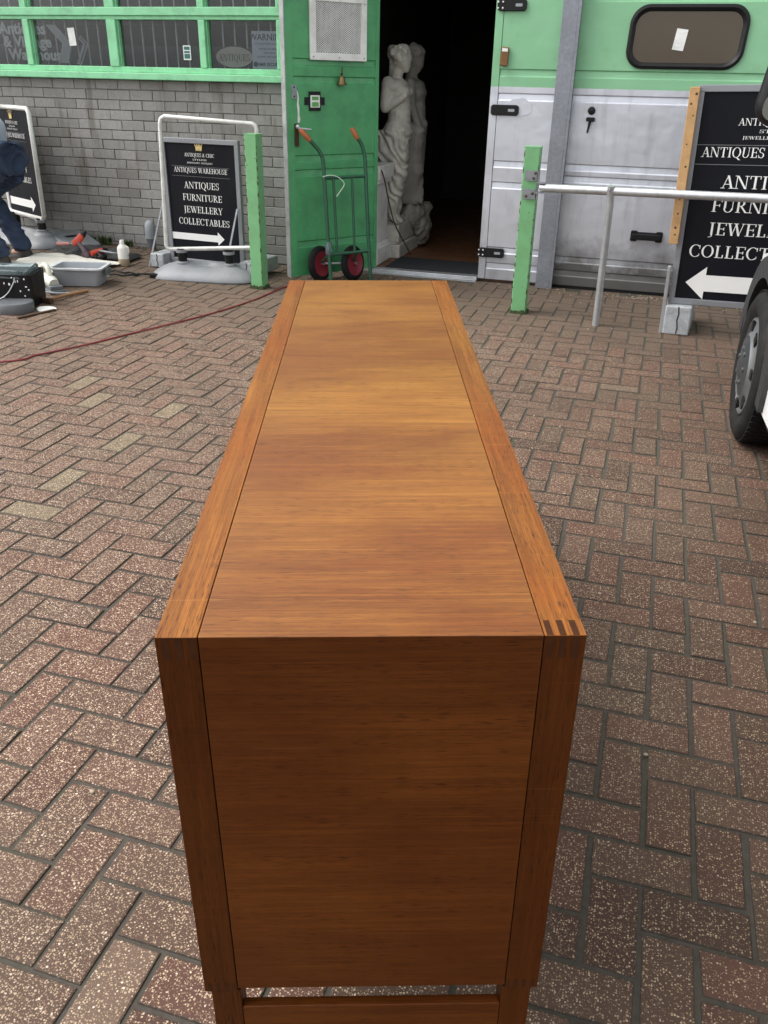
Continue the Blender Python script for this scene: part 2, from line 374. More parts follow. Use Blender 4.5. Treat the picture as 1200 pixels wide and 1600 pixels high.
m_stick = simple('brown stick', (.26, .13, .055), .7, var=.3, scale=25)
m_teal = simple('teal print', (.03, .13, .13), .5)
m_lgpaint = simple('lime print', (.10, .36, .10), .5)
m_weed = simple('weed leaf', (.055, .085, .022), .8, var=.5, scale=30)
m_moss = simple('moss', (.035, .05, .014), .95, var=.5, scale=60, bmp=.8)
m_bluew = simple('pale notice board', (.70, .78, .88), .5, var=.05)
m_navy = simple('navy print', (.03, .04, .07), .5)
m_ovalf = simple('stone grey plaque', (.62, .60, .53), .6, var=.15, scale=14)
m_barw = simple('white security bars', (.85, .85, .83), .5)
m_fade = simple('frosted vinyl', (.80, .81, .80), .7, var=.1)
m_fade2 = simple('pale vinyl stripe', (.52, .54, .56), .7, var=.1)
m_pipe = simple('brown pipe', (.16, .10, .065), .7, var=.3)
m_vanw = simple('white van paint', (.72, .73, .73), .25, var=.03, scale=4, dirt=(.45, .43, .39), dirt_amt=.4, dirt_scale=3)
m_trim = simple('dark grey bumper plastic', (.022, .023, .025), .55, var=.2, scale=14)
m_hub = simple('silver wheel trim', (.15, .155, .165), .42, .5, var=.15, scale=12, dirt=(.16, .155, .15), dirt_amt=.5)
m_hubdk = simple('grey hub plate', (.060, .064, .072), .45, .5, var=.25, scale=16)
m_mirror = new_mat('mirror glass')
m_mirror[2].inputs['Base Color'].default_value = (.5, .53, .52, 1); m_mirror[2].inputs['Metallic'].default_value = 1; m_mirror[2].inputs['Roughness'].default_value = .06
m_mirror = m_mirror[0]

def glass_mat(name, tint, gloss_rough=.03, body=0.0, bodycol=(.1, .1, .1)):
    m = bpy.data.materials.new(name); m.use_nodes = True; n = m.node_tree; n.nodes.clear()
    out = n.nodes.new('ShaderNodeOutputMaterial'); tr = n.nodes.new('ShaderNodeBsdfTransparent'); gl = n.nodes.new('ShaderNodeBsdfGlossy')
    tr.inputs[0].default_value = (*tint, 1); gl.inputs['Roughness'].default_value = gloss_rough
    fr = n.nodes.new('ShaderNodeFresnel'); fr.inputs['IOR'].default_value = 1.45
    df = n.nodes.new('ShaderNodeBsdfDiffuse'); df.inputs[0].default_value = (*bodycol, 1)
    m1 = n.nodes.new('ShaderNodeMixShader'); m1.inputs[0].default_value = body
    n.links.new(tr.outputs[0], m1.inputs[1]); n.links.new(df.outputs[0], m1.inputs[2])
    m2 = n.nodes.new('ShaderNodeMixShader'); n.links.new(fr.outputs[0], m2.inputs[0]); n.links.new(m1.outputs[0], m2.inputs[1]); n.links.new(gl.outputs[0], m2.inputs[2])
    n.links.new(m2.outputs[0], out.inputs[0]); return m
m_glass = glass_mat('dusty glass with reflection tint', (.84, .86, .87), .03, .07, (.26, .27, .28))  # grey diffuse body stands in for pale reflections on the panes
m_tint = glass_mat('brown tinted glass', (.30, .25, .20), .10, .62, (.150, .122, .092))
m_film = glass_mat('clear plastic film', (.75, .82, .85), .18, .22, (.35, .45, .48))

# ------------------------------------------------------------------ lettering: a small hand-drawn serif alphabet
def P_rect(x0, x1, y0, y1): return [(x0,y0),(x1,y0),(x1,y1),(x0,y1)]
def P_diag(x0, y0, x1, y1, w): return [(x0-w/2,y0),(x0+w/2,y0),(x1+w/2,y1),(x1-w/2,y1)]
def P_ring(cx, cy, rx, ry, a0, a1, wx, wy, n=14):
    o = arcpts(cx, cy, rx, ry, a0, a1, n); i = arcpts(cx, cy, rx-wx, ry-wy, a0, a1, n)
    return [[o[k], o[k+1], i[k+1], i[k]] for k in range(n)]
TK, TN, SH = .130, .046, .045
def sf(x, y, w=.30): return P_rect(x-w/2, x+w/2, y, y+SH)
def stem(x): return [P_rect(x-TK/2, x+TK/2, 0, 1), sf(x, 0), sf(x, 1-SH)]
def serif_glyph(c):
    E3 = lambda x: [P_rect(x, x+.46, 1-SH, 1), P_rect(x+.40, x+.46, .78, 1), P_rect(x, x+.34, .49, .54), P_rect(x+.29, x+.34, .40, .63)]
    if c == 'A': return .80, [P_diag(.13, 0, .40, 1, TN), P_diag(.67, 0, .40, 1, TK), P_rect(.22, .58, .30, .35), sf(.13, 0, .26), sf(.66, 0, .32)]
    if c == 'N': return .86, [P_rect(.14-TN/2, .14+TN/2, 0, 1), P_rect(.72-TN/2, .72+TN/2, 0, 1), P_diag(.17, 1, .70, 0, TK), sf(.14, 0, .26), sf(.12, 1-SH, .22), sf(.72, 1-SH, .26)]
    if c == 'T': return .74, [P_rect(.37-TK/2, .37+TK/2, 0, 1), P_rect(.05, .69, 1-SH, 1), P_rect(.05, .10, .76, 1), P_rect(.64, .69, .76, 1), sf(.37, 0)]
    if c == 'I': return .38, stem(.19)
    if c == 'J': return .46, [P_rect(.24-TK/2, .24+TK/2, 0, 1), sf(.24, 1-SH)]+P_ring(.11, 0, .2, .2, -110, 0, TK*.6, TN)
    if c == 'Q': return .86, P_ring(.43, .5, .39, .52, 0, 360, TK, TN, 28)+[[(.38,.02),(.52,.04),(.86,-.26),(.66,-.24)]]
    if c == 'O': return .86, P_ring(.43, .5, .39, .52, 0, 360, TK, TN, 28)
    if c == 'C': return .78, P_ring(.43, .5, .39, .52, 48, 312, TK, TN, 22)+[P_rect(.66, .71, .68, .98), P_rect(.66, .70, .08, .28)]
    if c == 'U': return .82, [P_rect(.20-TK/2, .20+TK/2, .3, 1), P_rect(.66-TN/2, .66+TN/2, .3, 1), sf(.20, 1-SH), sf(.66, 1-SH, .24)]+P_ring(.405, .31, .285, .33, 180, 360, .10, TN)
    if c == 'E': return .68, stem(.19)+E3(.19)+[P_rect(.19, .58, 0, SH), P_rect(.53, .60, 0, .24)]
    if c == 'F': return .64, stem(.19)+E3(.19)
    if c == 'L': return .64, stem(.19)+[P_rect(.19, .56, 0, SH), P_rect(.51, .58, 0, .26)]
    if c == 'H': return .86, stem(.19)+stem(.67)+[P_rect(.2, .66, .48, .53)]
    if c == 'S': return .60, P_ring(.30, .75, .23, .27, 35, 270, TK*.75, TN)+P_ring(.30, .255, .25, .275, -145, 90, TK*.85, TN)+[P_rect(.48, .53, .70, 1), P_rect(.05, .10, 0, .30)]
    if c == 'R': return .78, stem(.19)+P_ring(.30, .745, .28, .255, -90, 90, TK, TN)+[P_rect(.19, .31, 1-TN, 1), P_rect(.19, .31, .49, .545), P_diag(.36, .5, .68, 0, TK), sf(.70, 0, .20)]
    if c == 'B': return .72, stem(.19)+P_ring(.32, .755, .24, .245, -90, 90, TK*.9, TN)+P_ring(.33, .27, .30, .27, -90, 90, TK, TN)+[P_rect(.19, .33, 1-TN, 1), P_rect(.19, .33, .49, .54), P_rect(.19, .33, 0, TN)]
    if c == 'W': return 1.12, [P_diag(.14, 1, .36, 0, TK), P_diag(.56, 1, .36, 0, TN), P_diag(.54, 1, .78, 0, TK), P_diag(1.0, 1, .78, 0, TN), sf(.14, 1-SH), sf(.55, 1-SH), sf(1.0, 1-SH, .24)]
    if c == 'Y': return .76, [P_rect(.38-TK/2, .38+TK/2, 0, .48), P_diag(.38, .42, .13, 1, TK), P_diag(.38, .42, .64, 1, TN), sf(.13, 1-SH), sf(.64, 1-SH, .24), sf(.38, 0)]
    if c == 'D': return .82, stem(.19)+P_ring(.34, .5, .40, .5, -90, 90, TK, TN)+[P_rect(.19, .36, 1-TN, 1), P_rect(.19, .36, 0, TN)]
    if c == 'G': return .84, P_ring(.43, .5, .39, .52, 48, 330, TK, TN, 22)+[P_rect(.60, .60+TK, .05, .42), P_rect(.5, .83, .40, .45), P_rect(.66, .71, .68, .98)]
    if c == '&': return .80, P_ring(.34, .77, .19, .25, 0, 360, .09, TN, 18)+P_ring(.32, .27, .28, .29, 40, 330, TK*.8, TN, 18)+[P_diag(.24, .72, .66, 0, TK*.9)]
    return .34, []
def serif_width(t): return sum(serif_glyph(c)[0] for c in t)
def serif(mb, t, xc, y, h, width=None, depth=.0, align='c', bold=1.0):
    """letters lying in the local XZ plane, facing -Y, each piece a hair in front of the last"""
    W = serif_width(t)*h; kx = (width/W) if width else 1.0
    x = xc-(W*kx)/2 if align == 'c' else xc
    k = 0
    for c in t:
        adv, polys = serif_glyph(c)
        for p in polys:
            k += 1
            d = depth-.00012*(k % 9)
            mb.face([(x+px*h*kx, d, y+py*h) for px, py in p])
        x += adv*h*kx
def sans(mb, t, x, z, size, y=0, align='LEFT', sx=1.0, weight=0):
    cu = bpy.data.curves.new('txt', 'FONT'); cu.body = t; cu.size = size; cu.align_x = align; cu.offset = weight
    cu.resolution_u = 3
    o = bpy.data.objects.new('txt', cu); COL.objects.link(o)
    bpy.context.view_layer.update()
    me = bpy.data.meshes.new_from_object(o.evaluated_get(bpy.context.evaluated_depsgraph_get()))
    mb.add([(x+v.co.x*sx, y, z+v.co.y) for v in me.vertices], [tuple(p.vertices) for p in me.polygons])
    bpy.data.objects.remove(o); bpy.data.curves.remove(cu); bpy.data.meshes.remove(me)

# ------------------------------------------------------------------ ground and block paving
def grid_sheet(x0, x1, y0, y1, step, dz, mat, name):
    nx = int((x1-x0)/step)+1; ny = int((y1-y0)/step)+1
    b = MB()
    b.v = [(x0+i*(x1-x0)/(nx-1), y0+j*(y1-y0)/(ny-1), 0) for j in range(ny) for i in range(nx)]
    b.v = [(x, y, gz(x, y)+dz) for x, y, z in b.v]
    b.f = [(j*nx+i, j*nx+i+1, (j+1)*nx+i+1, (j+1)*nx+i) for j in range(ny-1) for i in range(nx-1)]
    return b.build(name, mat)
g = grid_sheet(-9, 6, -4, 6.74, .35, -.0036, m_joint, 'ground'); tag(g, None, None, None, 'structure')
b = MB(); b.box(-150, 150, -150, 150, -.6, -.08)
tag(b.build('terrain', m_joint), None, None, None, 'structure')

pv = MB(); tones = []
PM = .102; OX, OY = .279, 1.548
buff = [(-2.675, 3.442), (-2.384, 3.229), (-2.026, 3.286), (-2.008, 2.954), (-2.014, 2.527), (-2.02, 2.177)]
def paver(x0, x1, y0, y1):
    if y1 > 6.71 or x1 < -7.95 or x0 > 3.2 or y0 < -1.2: return
    cx, cy = (x0+x1)/2, (y0+y1)/2
    gap = (.0022 if cx < -.5 else .0033)+random.random()*.0011
    a = random.gauss(0, .005); dz = random.gauss(0, .0008); tx = random.gauss(0, .0025); ty = random.gauss(0, .0025)
    jx, jy = random.gauss(0, .0007), random.gauss(0, .0007)
    hx, hy = (x1-x0)/2-gap, (y1-y0)/2-gap
    o = len(pv.v)
    chip = [random.uniform(.0, .0055)**1 if random.random() < .22 else random.uniform(0, .0009) for _ in range(4)]
    def ring(k, z):
        for q_, (sx, sy) in enumerate(((-1,-1),(1,-1),(1,1),(-1,1))):
            px, py = sx*(hx-k-chip[q_]*(z > -.01)), sy*(hy-k-chip[q_]*.7*(z > -.01))
            X = cx+jx+px*math.cos(a)-py*math.sin(a); Y = cy+jy+px*math.sin(a)+py*math.cos(a)
            pv.v.append((X, Y, gz(X, Y)+z+dz+px*tx+py*ty))
    ring(0, -.02); ring(0, -.0032); ring(.0012, -.0012); ring(.0040, 0)
    for L in range(3):
        for k in range(4):
            l = (k+1) % 4
            pv.f.append((o+L*4+k, o+L*4+l, o+L*4+4+l, o+L*4+4+k))
    pv.f.append((o+12, o+13, o+14, o+15))
    t = random.random()*.9
    if random.random() < .004: t = .97
    for bx, by in buff:
        if x0 <= bx <= x1 and y0 <= by <= y1: t = 1.0
    tones.extend([t]*13)
for i in range(-84, 40):
    for j in range(-30, 56):
        q = (i+j) % 4
        if q == 3: paver(OX+i*PM, OX+(i+2)*PM, OY+j*PM, OY+(j+1)*PM)
        elif q == 1: paver(OX+i*PM, OX+(i+1)*PM, OY+j*PM, OY+(j+2)*PM)
me = bpy.data.meshes.new('paving'); me.from_pydata(pv.v, [], pv.f); me.update()
at = me.attributes.new('tone', 'FLOAT', 'FACE'); at.data.foreach_set('value', tones)
me.materials.append(m_paver)
o = bpy.data.objects.new('paving', me); COL.objects.link(o); tag(o, None, None, None, 'structure')

# ------------------------------------------------------------------ the warehouse building
WY = 6.68
bld = thing('warehouse_building', 'grey brick warehouse with pale green window band and a dark open doorway', 'building', (0,0,0))
bk = MB()
def brick(x0, x1, z0, z1):
    o = len(bk.v); dy = random.gauss(0, .0012)
    for k, y in ((.0, .03), (.0, .0025), (.003, 0)):
        for sx, sz in ((x0+k, z0+k), (x1-k, z0+k), (x1-k, z1-k), (x0+k, z1-k)):
            bk.v.append((sx, WY-.006+y+dy, sz))
    for L in range(2):
        for k in range(4):
            l = (k+1) % 4; bk.f.append((o+L*4+k, o+L*4+l, o+L*4+4+l, o+L*4+4+k))
    bk.f.append((o+8, o+9, o+10, o+11))
CH = .0752
for r in range(0, 36):
    z1 = 1.352-(r-0)*CH if r < 19 else 1.352+(r-18)*CH
    z0 = z1-CH
    xs, xe = (-9, -2.151) if r < 19 else (-2.80, -2.151)
    x = xs-(.1 if r % 2 else 0)
    while x < xe:
        w_ = .205
        a, c = max(x, xs), min(x+w_-.005, xe)
        if c-a > .02: brick(a, c, z0+.0027+random.gauss(0,.0008), z1-.0027+random.gauss(0,.0008))
        x += w_
bko = bk.build('brick_wall', m_brick, bld, recalc=False)
b = MB(); b.box(-9, -2.150, WY+.004, WY+.05, -.1, 1.352); b.box(-2.80, -2.150, WY+.004, WY+.05, 1.352, 2.72)
b.build('mortar_bed', m_mortar, bld)
# upper wall, lintel, roof and inner rooms
b = MB(); b.box(-9, 4.0, WY-.03, WY+.2, 2.72, 3.4); b.build('fascia', m_frame, bld)
b = MB(); b.box(-9, 4.0, WY-.2, 11.6, 3.4, 3.5); b.build('roof', m_galv, bld)
b = MB()
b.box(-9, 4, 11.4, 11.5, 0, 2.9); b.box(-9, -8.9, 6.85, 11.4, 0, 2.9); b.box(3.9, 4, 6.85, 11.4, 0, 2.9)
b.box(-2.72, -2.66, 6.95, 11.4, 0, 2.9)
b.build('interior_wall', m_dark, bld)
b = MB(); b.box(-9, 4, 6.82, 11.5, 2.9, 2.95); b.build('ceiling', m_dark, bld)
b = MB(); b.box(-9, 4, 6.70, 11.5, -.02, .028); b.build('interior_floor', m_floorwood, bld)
b = MB(); b.box(-2.118, -1.238, 6.635, 6.72, -.02, .034); b.box(-2.118, -1.238, 6.60, 6.635, -.02, .018); b.build('threshold', m_galv2, bld, bevel=.004)
b = MB(); b.box(-2.150, -2.120, 6.652, 6.72, 0, 2.72); b.build('door_jamb', m_edge, bld, bevel=.003)
b = MB(); b.box(-2.062, 4, 6.66, 6.80, 2.2, 2.72); b.build('door_header', m_frame, bld)

# window band (a part of the building; frame, sill, panes, bars and lettering are its sub-parts)
wn = bpy.data.objects.new('window', None); COL.objects.link(wn); wn.parent = bld
b = MB(); b.box(-9, -2.80, WY-.075, WY+.06, 1.353, 1.403); b.build('sill', m_frame, wn, bevel=.006)
fb = MB()
fb.box(-9, -2.80, WY-.028, WY+.06, 1.4035, 1.444)
fb.box(-9, -2.80, WY-.026, WY+.06, 1.768, 1.795); fb.box(-9, -2.80, WY-.040, WY+.06, 1.7952, 1.852); fb.box(-9, -2.80, WY-.02, WY+.06, 2.66, 2.72)
muls = [-5.06-.80*k for k in range(4, 0, -1)]+[-5.06, -4.273, -3.488, -2.83]
for k, x in enumerate(muls):
    wd = .041 if k % 2 else .027
    for (za, zb) in ((1.4442, 1.7678), (1.8522, 2.6598)):
        fb.box(x-wd, x+wd, WY-.034, WY+.058, za, zb)
    for (za, zb) in ((1.4442, 1.7678), (1.8522, 2.6598)):       # inner beads
        fb.box(x-wd-.012, x-wd-.0005, WY-.012, WY+.05, za, zb); fb.box(x+wd+.0005, x+wd+.012, WY-.012, WY+.05, za, zb)
fb.build('frame', m_frame, wn, bevel=.004)
for x0, x1 in zip([-9]+muls[:-1], muls):
    for za, zb in ((1.446, 1.766), (1.854, 2.658)):
        b = MB(); b.box(x0+.042, x1-.042, WY+.020, WY+.026, za, zb); b.build('pane', m_glass, wn)
b = MB(); x = -8.9
while x < -2.84:
    b.tube([(x, WY+.095, 1.40), (x, WY+.095, 2.7)], .006, 6); x += .1005
b.build('security_bars', m_barw, wn)
b = MB(); b.box(-6.6, -2.8, WY+.185, WY+.20, 1.74, 1.79); b.box(-6.6, -2.8, WY+1.0, WY+1.02, 1.2, 1.62); b.build('blind_rail', m_slate, wn)
b = MB()
yy = WY+.05
for t, x, z, s in (('Antiques', -5.385, 1.668, .118), ('& Vintage', -5.36, 1.575, .112), ('Warehouse', -5.32, 1.482, .110)):
    b = MB(); sans(b, t, x, z, s, yy, sx=1.06, weight=.004); b.build('lettering', m_fade, wn)
b = MB()
b.add([(-4.93, yy, 1.735), (-4.84, yy, 1.735), (-4.705, yy, 1.60), (-4.795, yy, 1.60)], [(0,1,2,3)])
b.add([(-4.795, yy-.001, 1.60), (-4.705, yy-.001, 1.60), (-4.755, yy-.001, 1.462), (-4.845, yy-.001, 1.462)], [(0,1,2,3)])
for dx, wd in ((.10, .022), (.135, .014)):
    b.add([(-4.755+dx-.01, yy, 1.66), (-4.755+dx+wd-.01, yy, 1.66), (-4.69+dx+wd-.01, yy, 1.60), (-4.69+dx-.01, yy, 1.60)], [(0,1,2,3)])
    b.add([(-4.69+dx-.01, yy-.001, 1.60), (-4.69+dx+wd-.01, yy-.001, 1.60), (-4.77+dx+wd-.01, yy-.001, 1.455), (-4.77+dx-.01, yy-.001, 1.455)], [(0,1,2,3)])
b.build('arrow_graphic', m_fade2, wn)
# things hung in the windows
def flat_sign(name, label, cat, x0, x1, z0, z1, y, mat, rot=0):
    t = thing(name, label, cat, ((x0+x1)/2, y, (z0+z1)/2), (0, rot, 0))
    b = MB(); w2, h2 = (x1-x0)/2, (z1-z0)/2
    b.box(-w2, w2, 0, .003, -h2, h2); b.build('board', mat, t); return t
t = thing('oval_plaque', 'oval grey plaque lettered ANTIQUES standing inside the right hand window pane', 'sign', (-3.262, WY+.045, 1.524))
b = MB(); b.prism([(.162*math.cos(2*PI*k/40), .078*math.sin(2*PI*k/40)) for k in range(40)], 'y', 0, .012); b.build('rim', m_navy, t)
b = MB(); b.prism([(.155*math.cos(2*PI*k/40), .071*math.sin(2*PI*k/40)) for k in range(40)], 'y', -.003, .0); b.build('face', m_ovalf, t)
b = MB(); serif(b, 'ANTIQUES', 0, -.026, .046, .262, -.0045); b.build('lettering', m_navy, t)
t = flat_sign('warning_notice', 'pale blue security WARNING notice behind glass beside the oval plaque', 'notice', -3.108, -2.845, 1.447, 1.700, WY+.04, m_bluew)
b = MB(); sans(b, 'WARNING', 0, .066, .062, -.002, 'CENTER', 1.0, .001)
b.build('lettering', m_navy, t); b = MB(); sans(b, 'SITE MONITORED 24 HOURS', 0, .036, .0175, -.002, 'CENTER')
for k, s in enumerate(('PROTECTED PREMISES', 'KEEP CLEAR', 'ALARMED AND GUARDED')):
    b.build('small_print', m_navy, t); b = MB(); sans(b, s, .01, .002-.026*k, .017, -.002, 'CENTER')
b.build('small_print', m_navy, t); b = MB(); sans(b, 'BMB SECURITY', .022, -.107, .032, -.002, 'CENTER', 1, .0006)
b.build('lettering', m_navy, t); b = MB(); b.prism([(-.105+.018*math.cos(2*PI*k/20), -.096+.018*math.sin(2*PI*k/20)) for k in range(20)], 'y', -.002, -.001)
b.build('emblem', m_navy, t)
t = flat_sign('window_sticker', 'small white paper sticker on the pane over the frosted arrow', 'sticker', -4.704, -4.640, 1.586, 1.712, WY+.015, m_white, R(-3))
b = MB(); b.box(-.02, .012, -.0015, 0, .035, .05); b.box(-.012, .010, -.0015, 0, -.03, .012); b.build('print', m_fade, t)
t = flat_sign('window_sticker', 'small teal and white sticker low on the pane left of the oval plaque', 'sticker', -3.682, -3.618, 1.498, 1.598, WY+.015, m_white)
b = MB(); b.box(-.024, .024, -.0015, 0, -.040, -.008); b.box(-.024, .024, -.0015, 0, -.002, .012); b.box(-.024, .024, -.0015, 0, .020, .042); b.build('print', m_teal, t)

# ------------------------------------------------------------------ garage style metal doors right of the opening
GY = 6.66
GRV = [1.478, 1.326, .88, .735, .266, .148, 1.95]
def pressed_profile(z0, z1, grooves):
    pts = [(z0, 0)]
    for z in sorted(grooves):
        pts += [(z-.050, 0), (z-.042, .007), (z-.006, .011), (z, .0005)]
    pts.append((z1, 0)); return pts
def pressed_panel(x0, x1, z0, z1, grooves, y, thick=.03):
    b = MB(); pr = pressed_profile(z0, z1, grooves)
    poly = [(y+d, z) for z, d in pr]+[(y+thick, z1), (y+thick, z0)]
    b.prism(poly, 'x', x0, x1); return b
gd = thing('metal_door', 'fixed metal door, pale green above silver, with a rounded tinted window', 'door', (0,0,0))
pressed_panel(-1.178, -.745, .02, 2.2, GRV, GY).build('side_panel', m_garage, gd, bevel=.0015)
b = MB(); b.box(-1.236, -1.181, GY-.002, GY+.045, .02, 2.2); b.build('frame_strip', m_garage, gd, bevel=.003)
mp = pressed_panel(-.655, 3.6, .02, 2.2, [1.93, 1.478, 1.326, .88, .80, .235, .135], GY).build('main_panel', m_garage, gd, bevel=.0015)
b = MB(); b.box(-.655, 3.6, GY+.004, GY+.05, -.01, .02); b.build('bottom_seal', m_rubber, gd)
def hinge(x, z, plain=False):
    h = MB(); h.prism(rrect(x, x+.20, z-.035, z+.035, .02), 'y', GY-.020, GY-.0025)
    ho = h.build('hinge', m_black, gd, smooth=True, bevel=.004)
    s = MB()
    s.prism(rrect(x+.125, x+.172, z-.009, z+.009, .006), 'y', GY-.0225, GY-.0202); s.build('slot', m_grey, ho)
    if not plain:
        s = MB()
        for dx in (.0, .032):
            for dz in (-.018, .018): s.ball((x+dx+.006, GY-.021, z+dz), .0065, 8, 6)
        s.build('bolts', m_white, ho, smooth=True)
hinge(-1.225, 1.862); hinge(-1.222, 1.215, True); hinge(-1.243, .222)
b = MB()
random.seed(3)
b.prism([(-1.02+(.085+.014*random.random())*math.cos(t_*.42), 1.235+(.055+.012*random.random())*math.sin(t_*.42)) for t_ in range(15)], 'y', GY-.003, GY+.001)
b.build('sealant_patch', m_garage, gd, smooth=True)
# window
wf = MB(); o_ = rrect(-.330, .416, 1.492, 1.868, .115, 8); i_ = rrect(-.290, .376, 1.530, 1.826, .085, 8)
def shear(p, k=-.03): return (p[0]-(p[1]-1.68)*k, p[1])
o_ = [shear(p) for p in o_]; i_ = [shear(p) for p in i_]; n_ = len(o_)
vs = [(x, GY-.014, z) for x, z in o_]+[(x, GY-.020, z) for x, z in [((a[0]*.55+c[0]*.45), (a[1]*.55+c[1]*.45)) for a, c in zip(o_, i_)]]+[(x, GY-.004, z) for x, z in i_]+[(x, GY+.001, z) for x, z in o_]
wf.add(vs, [(r*n_+k, r*n_+(k+1) % n_, ((r+1) % 4)*n_+(k+1) % n_, ((r+1) % 4)*n_+k) for r in (0, 1, 3) for k in range(n_)])
gw = wf.build('window', m_black, gd, smooth=True)
b = MB(); b.prism(i_, 'y', GY-.006, GY-.003); b.build('pane', m_tint, gw)
b = MB(); b.prism([shear(p) for p in rrect(-.262, .345, 1.556, 1.80, .07, 8)], 'y', GY-.0025, GY-.0015); b.build('backing', simple('faded brown blind', (.30, .245, .18), .9, var=.2, scale=5), gw)
t = thing('window_sticker', 'white paper sticker on the rounded brown window of the metal door', 'sticker', (.004, GY-.009, 1.665), (0, R(7), 0))
b = MB(); b.box(-.036, .036, 0, .002, -.062, .062); b.build('sheet', m_white, t)
b = MB(); b.box(-.02, .012, -.0012, 0, -.04, -.03); b.box(-.008, .01, -.0012, 0, -.018, .012); b.box(-.022, .02, -.0012, 0, .036, .04); b.build('print', m_fade, t)
# lock, key handle and pull
b = MB(); b.lathe([(.0, 0), (.024, 0), (.026, .010), (.018, .016), (0, .016)], 24, Matrix.Translation((-.512, GY, 1.228)) @ Matrix.Rotation(R(90), 4, 'X'))
lk = b.build('lock', m_black, gd, smooth=True)
b = MB(); b.prism(rrect(-.542, -.482, 1.160, 1.187, .008), 'y', GY-.030, GY-.006); b.prism([(-.523, 1.160), (-.503, 1.160), (-.520, 1.085), (-.530, 1.085)], 'y', GY-.026, GY-.012); b.box(-.518, -.506, GY-.012, GY, 1.165, 1.180)
b.build('key_handle', m_black, gd, bevel=.003)
b = MB()
for x in (-.128, .048): b.prism(rrect(x, x+.048, .378, .452, .010), 'y', GY-.020, GY)
b.prism(rrect(-.118, .086, .398, .434, .010), 'y', GY-.052, GY-.020); b.prism(rrect(-.128, .096, .388, .444, .010), 'y', GY-.019, GY-.0005)
b.build('pull_handle', m_black, gd, bevel=.004)
b = MB()
for (x, z) in ((-.615, .695), (-.495, .695)): b.ball((x, GY-.004, z), .011, 10, 6)
b.build('bolt', m_galv2, gd, smooth=True)
b = MB(); b.box(-.026, .026, -.03, 0, -.058, .058)
t = thing('copper_box', 'small tarnished copper coloured box fixed to the door frame right of the doorway', 'box', (-1.150, GY-.003, 1.553), (0, R(3), 0))
b.build('case', m_copper, t, bevel=.006)
b = MB(); b.box(-.020, .020, -.0335, -.0305, .03, .05); b.build('lid', m_white, t)
b = MB(); b.box(-.773, -.668, 6.575, 6.655, 0, 2.72); b.box(-.668, -.648, 6.575, 6.58, 0, 2.72)
c_ = b.build('steel_column', m_column, None, bevel=.004); tag(c_, 'grey spangled steel column standing between the doorway panel and wide metal door', 'column')

# ------------------------------------------------------------------ open door leaf
DYAW = R(52.3)
dl = thing('open_door', 'mid green door leaf swung open, with white vent grille and pressed ribs', 'door', (-2.549, 6.027, 0), (0, 0, DYAW))
leaf_gr = [1.515, 1.405, .896, .800, .300]
b = MB()
b.box(.004, .062, 0, .043, .045, 2.2); b.box(.755, .787, 0, .043, .045, 2.2)
b2 = MB(); pr = pressed_profile(.045, 2.2, leaf_gr); poly = [(.0025+d, z) for z, d in pr]+[(.043, 2.2), (.043, .045)]
b2.prism(poly, 'x', .0622, .7548)
b.add(b2.v, b2.f); b.build('panel', m_door, dl, bevel=.0015)
b = MB(); b.box(-.004, .0035, -.003, .052, .040, 2.2); b.build('edge_strip', m_edge, dl, bevel=.001)
# vent with expanded mesh
vf = MB(); x0, x1, z0, z1 = .196, .662, 1.505, 1.905; q = .046
vf.box(x0, x1, -.022, 0, z0, z0+q); vf.box(x0, x1, -.022, 0, z1-q, z1); vf.box(x0, x0+q, -.022, 0, z0+q, z1-q); vf.box(x1-q, x1, -.022, 0, z0+q, z1-q)
ve = vf.build('vent', m_white, dl, bevel=.003)
b = MB(); b.box(x0+q, x1-q, -.004, -.0005, z0+q, z1-q); b.build('vent_backing', m_slate, ve)
b = MB(); sx_, sz_ = .022, .0125; ix0, ix1, iz0, iz1 = x0+q, x1-q, z0+q, z1-q
def clipseg(xa, za, xb, zb):
    t0, t1 = 0., 1.
    for p, d, lo, hi in ((xa, xb-xa, ix0, ix1), (za, zb-za, iz0, iz1)):
        if abs(d) < 1e-9: continue
        ta, tb = (lo-p)/d, (hi-p)/d
        if ta > tb: ta, tb = tb, ta
        t0, t1 = max(t0, ta), min(t1, tb)
    return (t0, t1) if t1-t0 > .002 else None
sl = sz_/(sx_/2)
for sgn in (1, -1):
    k = -60
    while k < 80:
        zc = z0+k*sz_*1.0
        xa, za, xb, zb = x0, zc, x1, zc+sgn*sl*.55*(x1-x0)
        c = clipseg(xa, za, xb, zb)
        if c:
            pa = (xa+(xb-xa)*c[0], za+(zb-za)*c[0]); pb = (xa+(xb-xa)*c[1], za+(zb-za)*c[1])
            yy_ = -.012-.002*(sgn > 0)
            b.box(0, 1, 0, 1, 0, 1, Matrix(((pb[0]-pa[0], 0, 0, pa[0]), (0, .002, 0, yy_), (pb[1]-pa[1], 0, .0042, pa[1]), (0, 0, 0, 1))))
        k += 1
b.build('vent_mesh', m_white, ve)
b = MB()
for x, z in ((.218, z0+.02), (.43, z0+.02), (.64, z0+.02), (.64, z1-.05)): b.ball((x, -.0225, z), (.005, .003, .005), 8, 6)
b.build('screws', m_galv, ve, smooth=True)
